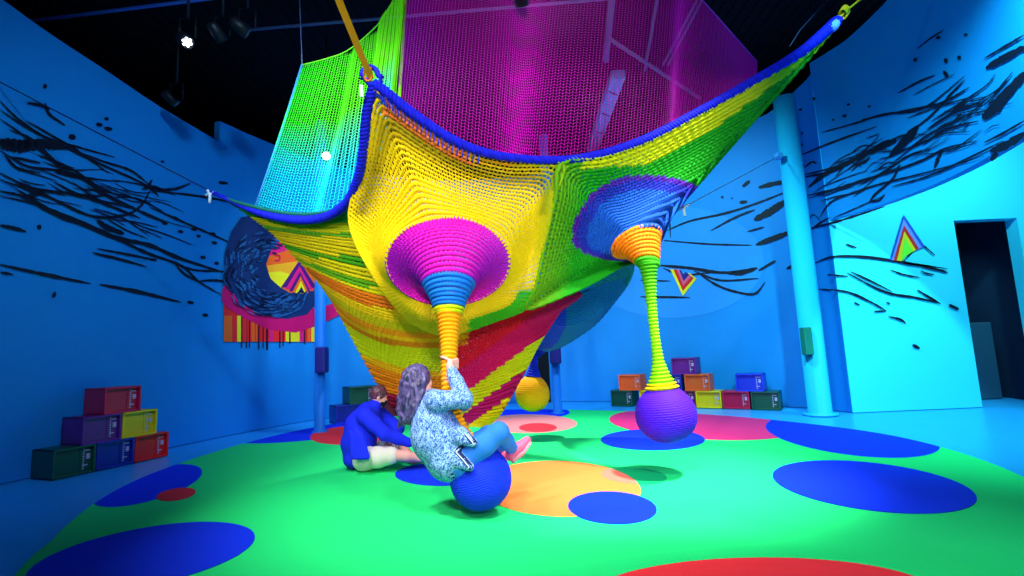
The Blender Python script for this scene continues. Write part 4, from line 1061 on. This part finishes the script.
# cardigan
K = Field()
K.chain([at(429, 406, 3.82), at(433, 420, 3.81), at(440, 440, 3.80), at(451, 458, 3.80)], [.115, .145, .175, .165], .06)
K.ball(at(431, 434, 3.80), (.14, .18, .16), None, .06); K.ball(at(447, 463, 3.80), (.13, .17, .10), None, .06)
K.cone(RS, LS, .078, .078, .05)
K.cone(at(460, 436, 3.66), at(474, 443, 3.60), .07, .030, .03); K.cone(at(456, 458, 3.66), at(470, 467, 3.585), .07, .03, .03)
K.cone(at(450, 440, 3.97), at(468, 444, 3.99), .06, .03, .04)
cw1 = RE + (hw1 - RE) * .80; cw2 = LE + (hw2 - LE) * .80
K.chain([RS, RE, RE + (hw1 - RE) * .5, cw1], [.075, .062, .052, .043], .02)
K.chain([LS, LE, LE + (hw2 - LE) * .5, cw2], [.078, .066, .056, .046], .03)
RNGf = np.random.default_rng(3)
for t in np.linspace(.1, .95, 7):                                  # soft folds down the back
    p0 = at(420 + 22 * t, 420 + 10 * (t % .3), 3.66); p1 = at(434 + 24 * t, 464, 3.66)
    K.cone(p0, p1, .012, .018, .05)
V, Fq = K.mesh(.010); card = obj('cardigan', V, Fq, M_CARD, wo)
bvh = BVHTree.FromPolygons([tuple(v) for v in V], [tuple(map(int, f)) for f in Fq])
def on_surf(x, y, off=.006, fb=3.66):
    d = Vector(ray(x, y)).normalized(); h = bvh.ray_cast(Vector(CAM), d)
    if h[0] is None:
        n_ = bvh.find_nearest(Vector(at(x, y, fb))); return np.array(n_[0] + n_[1] * off)
    return np.array(h[0] - d * off)
def trim(name, px, w, m, off):
    P = []
    for (a, b) in zip(px[:-1], px[1:]):
        for t in np.linspace(0, 1, 7)[:-1]: P.append((a[0] + (b[0] - a[0]) * t, a[1] + (b[1] - a[1]) * t))
    P.append(px[-1]); P = np.array(P)
    t = np.gradient(P, axis=0); t /= np.linalg.norm(t, axis=1)[:, None]; n = np.c_[-t[:, 1], t[:, 0]]
    A = [on_surf(*(p + q * w / 2), off) for p, q in zip(P, n)]; Bq = [on_surf(*(p - q * w / 2), off) for p, q in zip(P, n)]
    N_ = len(P); return obj(name, A + Bq, [[i, i + 1, N_ + i + 1, N_ + i] for i in range(N_ - 1)], m, card)
hem = [(466, 433), (473, 441), (475, 443.7), (462, 447.5), (457, 451.5), (464, 459), (470.5, 467), (462, 472.5), (452, 476.5)]
trim('border', hem, 5.5, mat('navy_border', rgb(12, 25, 75), .8), .006)
trim('border_line', [(x - 1.2, y + .3) for x, y in hem], 1.1, mat('pale_border_line', rgb(170, 200, 240), .8), .011)
# hair: a cap and long wavy locks
H = Field(); f_, u_2, l_ = frame(WF, (-.1, 0, 1)); R_h = np.stack([f_, l_, u_2], 1)
H.ball(WP(-.022, 0, .030), (.108, .092, .108), R_h, .03)
for k in range(44):
    a = PI * .38 + (k / 43) * PI * 1.24
    r0 = RNGf.uniform(.75, 1.0)
    st_ = WP(-.02 + .092 * math.cos(a) * r0, .088 * math.sin(a) * r0, .03 + RNGf.uniform(-.02, .05))
    L = RNGf.uniform(.27, .36) if math.cos(a) < .1 else RNGf.uniform(.2, .28)
    pts = [st_]; ph = RNGf.uniform(0, 6.28)
    for j in range(1, 7):
        t = j / 6
        out_ = .035 * math.sin(t * PI * .8)
        drift = -.05 * t
        pts.append(st_ + np.array([drift + .012 * math.sin(ph + t * 9) + math.cos(a) * out_ * .6 * f_[0], math.sin(a) * out_ + .012 * math.cos(ph + t * 8), -L * t]))
    H.chain(pts, [.02, .021, .02, .019, .017, .014, .007], .010)
for k in range(26):
    a = RNGf.uniform(0, 2 * PI); e_ = RNGf.uniform(.1, 1.2)
    d0 = WP(-.022 + .1 * math.cos(a) * math.cos(e_), .086 * math.sin(a) * math.cos(e_), .03 + .104 * math.sin(e_)); d1 = WP(-.03 + .112 * math.cos(a) * math.cos(e_ - .6), .094 * math.sin(a) * math.cos(e_ - .6), .03 + .108 * math.sin(e_ - .6))
    if (d1 - np.array(HC)) @ f_ < .05: H.cone(d0, d1, .012, .013, .008)
H.cut(WP(.058, 0, -.02), np.array(f_) * 1.0 - np.array(u_2) * .55)
V, Fq = H.mesh(.0075)
def hair_mat(name, a, b, sc_=60):
    m = bpy.data.materials.new(name); m.use_nodes = True; nt = m.node_tree; B_ = nt.nodes['Principled BSDF']
    tc = nt.nodes.new('ShaderNodeTexCoord'); mp = nt.nodes.new('ShaderNodeMapping'); mp.inputs['Scale'].default_value = (1, 1, .25); nt.links.new(tc.outputs['Object'], mp.inputs[0])
    n1 = nt.nodes.new('ShaderNodeTexNoise'); n1.inputs['Scale'].default_value = sc_; n1.inputs['Detail'].default_value = 4; n1.inputs['Distortion'].default_value = .8; nt.links.new(mp.outputs[0], n1.inputs['Vector'])
    r = nt.nodes.new('ShaderNodeValToRGB'); r.color_ramp.elements[0].position = .36; r.color_ramp.elements[0].color = a; r.color_ramp.elements[1].position = .68; r.color_ramp.elements[1].color = b
    nt.links.new(n1.outputs['Fac'], r.inputs[0]); nt.links.new(r.outputs[0], B_.inputs['Base Color']); B_.inputs['Roughness'].default_value = .45
    bp = nt.nodes.new('ShaderNodeBump'); bp.inputs['Strength'].default_value = .5; bp.inputs['Distance'].default_value = .008; nt.links.new(n1.outputs['Fac'], bp.inputs['Height']); nt.links.new(bp.outputs[0], B_.inputs['Normal'])
    return m
obj('hair', V, Fq, hair_mat('wavy_dark_hair', rgb(26, 20, 62), rgb(104, 92, 150)), wo)

# ---- the man on the rug
ma = empty('person', (at(366, 465, 5.52)[0], 5.5, 0.014), 'person in royal blue sweatshirt and cream shorts sitting on the green rug', 'person')
def flr(p, r): p = np.array(p, float); p[2] = max(p[2], r + .022); return p
MC = at(379, 396.5, 5.55); MF = (1, .35, -.42)
mp_, mw, mc_, mn = flr(at(364, 456, 5.52), .14), at(361, 442, 5.52), at(365, 424, 5.52), at(373, 409, 5.53)
RS, LS = at(365, 416, 5.34), at(379, 414, 5.71)
RE, RW = at(385, 434, 5.24), at(410, 443, 5.28)
LE, LW = at(398, 428, 5.72), at(391, 441, 5.52)
Rh, RK, RA = flr(at(365, 460, 5.40), .09), flr(at(393, 455, 5.24), .065), flr(at(421, 458, 5.34), .042)
Lh, LK, LA = flr(at(368, 457, 5.64), .09), flr(at(398, 446, 5.80), .065), flr(at(414, 460, 5.56), .042)
B = Field()
B.chain([mp_, mw, mc_, at(370, 414, 5.52)], [.14, .13, .135, .10], .05); B.cone(RS, LS, .06, .06, .05); B.cone(mn, at(378, 400, 5.55), .056, .053, .03)
B.chain([RS, RE, RW], [.055, .044, .03], .02); B.chain([LS, LE, LW], [.055, .044, .03], .02)
open_hand(B, RW, (1, .15, -.15), (0, -.4, 1)); open_hand(B, LW, (-.25, -1, -.5), (.2, -.3, 1))
B.chain([Rh, RK, (RK + RA) / 2 + np.array([0, -.01, .006]), RA], [.085, .058, .056, .038], .02); B.chain([Lh, LK, (LK + LA) / 2, LA], [.085, .058, .056, .038], .02)
for A, d in ((RA, np.array([.9, .35, .1])), (LA, np.array([.9, -.3, .1]))):
    d = d / np.linalg.norm(d); B.chain([A - d * .03, A + d * .08, A + d * .17], [.036, .034, .022], .02)
    for q in range(5): o_ = np.array([-d[1], d[0], 0]) * (q - 2) * .016; B.cone(A + d * .15 + o_, A + d * (.215 - abs(q - 1) * .010) + o_, .011, .0085, .006)
MP = head(B, MC, MF, (.3, .05, 1), .88)
V, Fq = B.mesh(.0075); obj('body', V, Fq, SKIN, ma); eyes(MP, ma, .88)
T = Field()
T.chain([flr(at(358, 459, 5.52), .13), at(357, 443, 5.51), at(361, 426, 5.51), at(368, 413, 5.52)], [.135, .155, .158, .12], .06)
T.ball(at(362, 440, 5.52), (.15, .2, .18), None, .06); T.ball(flr(at(356, 460, 5.52), .10), (.12, .19, .10), None, .05)
T.cone(RS, LS, .082, .082, .05); T.cone(at(372, 409, 5.52), at(376, 404, 5.54), .075, .068, .02)
T.chain([RS, (RS + RE) / 2 + np.array([-.01, 0, .01]), RE, (RE + RW) / 2, RE + (RW - RE) * .97], [.085, .076, .068, .058, .046], .03); T.chain([LS, LE, LE + (LW - LE) * .92], [.082, .068, .046], .03)
for t in np.linspace(0, 1, 6):
    T.cone(at(350 + 12 * t, 432 + 4 * math.sin(9 * t), 5.12), at(352 + 16 * t, 457, 5.12), .012, .017, .05)
T.cut((0, 0, .02), (0, 0, -1))
V, Fq = T.mesh(.011); obj('sweatshirt', V, Fq, mat('royal_blue_fleece', rgb(14, 36, 235), .85, .2, 120, .12), ma)
S_ = Field()
S_.chain([flr(Rh, .11), (flr(Rh, .11) + RK) / 2, Rh + (RK - Rh) * .93], [.115, .105, .088], .03); S_.chain([flr(Lh, .11), (Lh + LK) / 2, Lh + (LK - Lh) * .93], [.115, .105, .088], .03); S_.cone(flr(Rh, .11), flr(Lh, .11), .12, .12, .05)
S_.cut((0, 0, .02), (0, 0, -1))
V, Fq = S_.mesh(.010); obj('shorts', V, Fq, mat('cream_shorts', rgb(225, 215, 205), .85, .15, 100, .08), ma)
H = Field(); f_, u_2, l_ = frame(MF, (.3, .05, 1)); R_h = np.stack([f_, l_, u_2], 1)
H.ball(MP(-.018, 0, .030), (.091, .076, .091), R_h, .02)
for k in range(60):
    a = RNGf.uniform(0, 2 * PI); e_ = RNGf.uniform(-.5, 1.4); q = np.array([-.018 + .1 * math.cos(a) * math.cos(e_), .084 * math.sin(a) * math.cos(e_), .03 + .1 * math.sin(e_)])
    H.cone(MP(*q), MP(*(q * 1.03 + np.array([-.01, 0, -.012]))), .011, .009, .006)
H.cut(MP(.045, 0, .0), np.array(f_) * 1.0 - np.array(u_2) * .75); H.cut(MP(-.05, 0, -.045), -np.array(u_2) + .35 * np.array(f_))
V, Fq = H.mesh(.0065); obj('hair', V, Fq, hair_mat('short_brown_hair', rgb(50, 22, 45), rgb(120, 60, 90)), ma)
# dark face mask
Mk = Field(); Mk.ball(MP(.045, 0, -.055), (.056, .054, .05), R_h, .02); Mk.cone(MP(.10, 0, -.03), MP(.085, 0, -.08), .016, .02, .02)
Mk.cut(MP(.025, 0, -.05), -np.array(f_))
V, Fq = Mk.mesh(.006); obj('face_mask', V, Fq, mat('black_cloth', rgb(18, 22, 35), .8), ma)
# ------------------------------------------------------------------ lights
def spot_l(name, loc, aim, w, ang, c=(1, 1, 1), blend=.5, size=.15):
    l = bpy.data.lights.new(name, 'SPOT'); l.energy = w; l.spot_size = math.radians(ang); l.spot_blend = blend; l.color = c; l.shadow_soft_size = size
    o = bpy.data.objects.new(name, l); col.objects.link(o); o.location = loc
    o.rotation_euler = (Vector(aim) - Vector(loc)).to_track_quat('-Z', 'Y').to_euler()
    return o
spot_l('key_lamp', (-1.6, -.3, 4.6), (-.3, 4.8, 1.7), 760, 58, (1, 1, .97))
spot_l('key_lamp', (2.4, -.2, 4.4), (.9, 5.0, 1.6), 520, 58, (1, 1, .97))
spot_l('front_fill', (.9, -2.2, 2.9), (-.1, 6.0, 1.2), 850, 46, (1, .98, .97), .8, .3)  # unseen fill added behind the camera to reach under the canopy
spot_l('side_fill', (-3.4, 1.6, 3.6), (-2.0, 5.6, 2.2), 420, 50, (1, 1, .97), .9)  # added from the left to lift the dark wing, no fixture there
spot_l('floor_light', (2.7, 3.0, 5.3), (1.2, 4.9, 0), 3600, 40, (1, 1, .92), 1)
spot_l('floor_light', (-2.2, 2.2, 5.2), (-.9, 4.2, 0), 900, 42, (1, 1, .95), 1)
spot_l('floor_light', (-.8, 8.4, 5.3), (.2, 6.4, 0), 1900, 62, (1, 1, .95), 1)
spot_l('blue_wash', (-1.0, 1.5, 5.3), (-4.5, 8.4, 2.0), 780, 80, (.4, .72, 1), 1)
spot_l('blue_wash', (-1.8, 7.6, 5.3), (-2.2, 11.0, 1.8), 560, 120, (.45, .8, 1), 1)
spot_l('cyan_wash', (1.8, 6.4, 5.3), (3.2, 10.0, 1.6), 800, 115, (.35, .95, 1), 1)
spot_l('cyan_wash', (6.8, 5.2, 5.2), (7.0, 8.1, 1.4), 720, 130, (.35, 1, 1), 1)
spot_l('cyan_wash', (3.4, 3.2, 5.2), (5.9, 6.8, .4), 1600, 80, (.3, 1, 1), 1)
spot_l('cyan_wash', (1.0, 2.2, 5.3), (5.2, 5.4, 4.0), 200, 90, (.4, .9, 1), 1)
spot_l('net_fill', (.6, 7.6, 5.2), (.3, 5.0, 3.8), 330, 90, (1, .7, 1), 1)  # unseen fill on the back of the magenta net
spot_l('net_fill', (-2.4, 3.0, 4.9), (-1.9, 5.2, 3.7), 560, 60, (.95, 1, .9), 1)  # extra light put in to brighten the lime net
spot_l('floor_light', (.5, .4, 5.2), (1.0, 2.9, 0), 1000, 62, (.95, 1, .97), 1)  # added to brighten the front of the rug, source unseen
spot_l('mural_fill', (-2.3, 5.8, 5.2), (-3.9, 9.9, 2.3), 420, 48, (1, 1, 1), .9)  # made-up white light that lifts the reds of the mural
spot_l('net_fill', (.3, 1.8, 5.6), (.5, 5.3, 4.9), 420, 62, (1, .85, 1), 1)  # invented front light so the magenta strands show brighter
spot_l('door_fill', (7.6, 8.5, 3.0), (7.6, 10.0, .5), 60, 120, (.4, .9, 1), 1)  # added inside the room so the doorway is not black
w = bpy.data.worlds.new('world'); sc.world = w; w.use_nodes = True
w.node_tree.nodes['Background'].inputs[0].default_value = (.1, .25, .8, 1); w.node_tree.nodes['Background'].inputs[1].default_value = .12
sc.view_settings.view_transform = 'Standard'; sc.view_settings.look = 'None'; sc.view_settings.gamma = 1; sc.view_settings.exposure = 0
sc.view_settings.use_curve_mapping = False
sc.cycles.max_bounces = 6
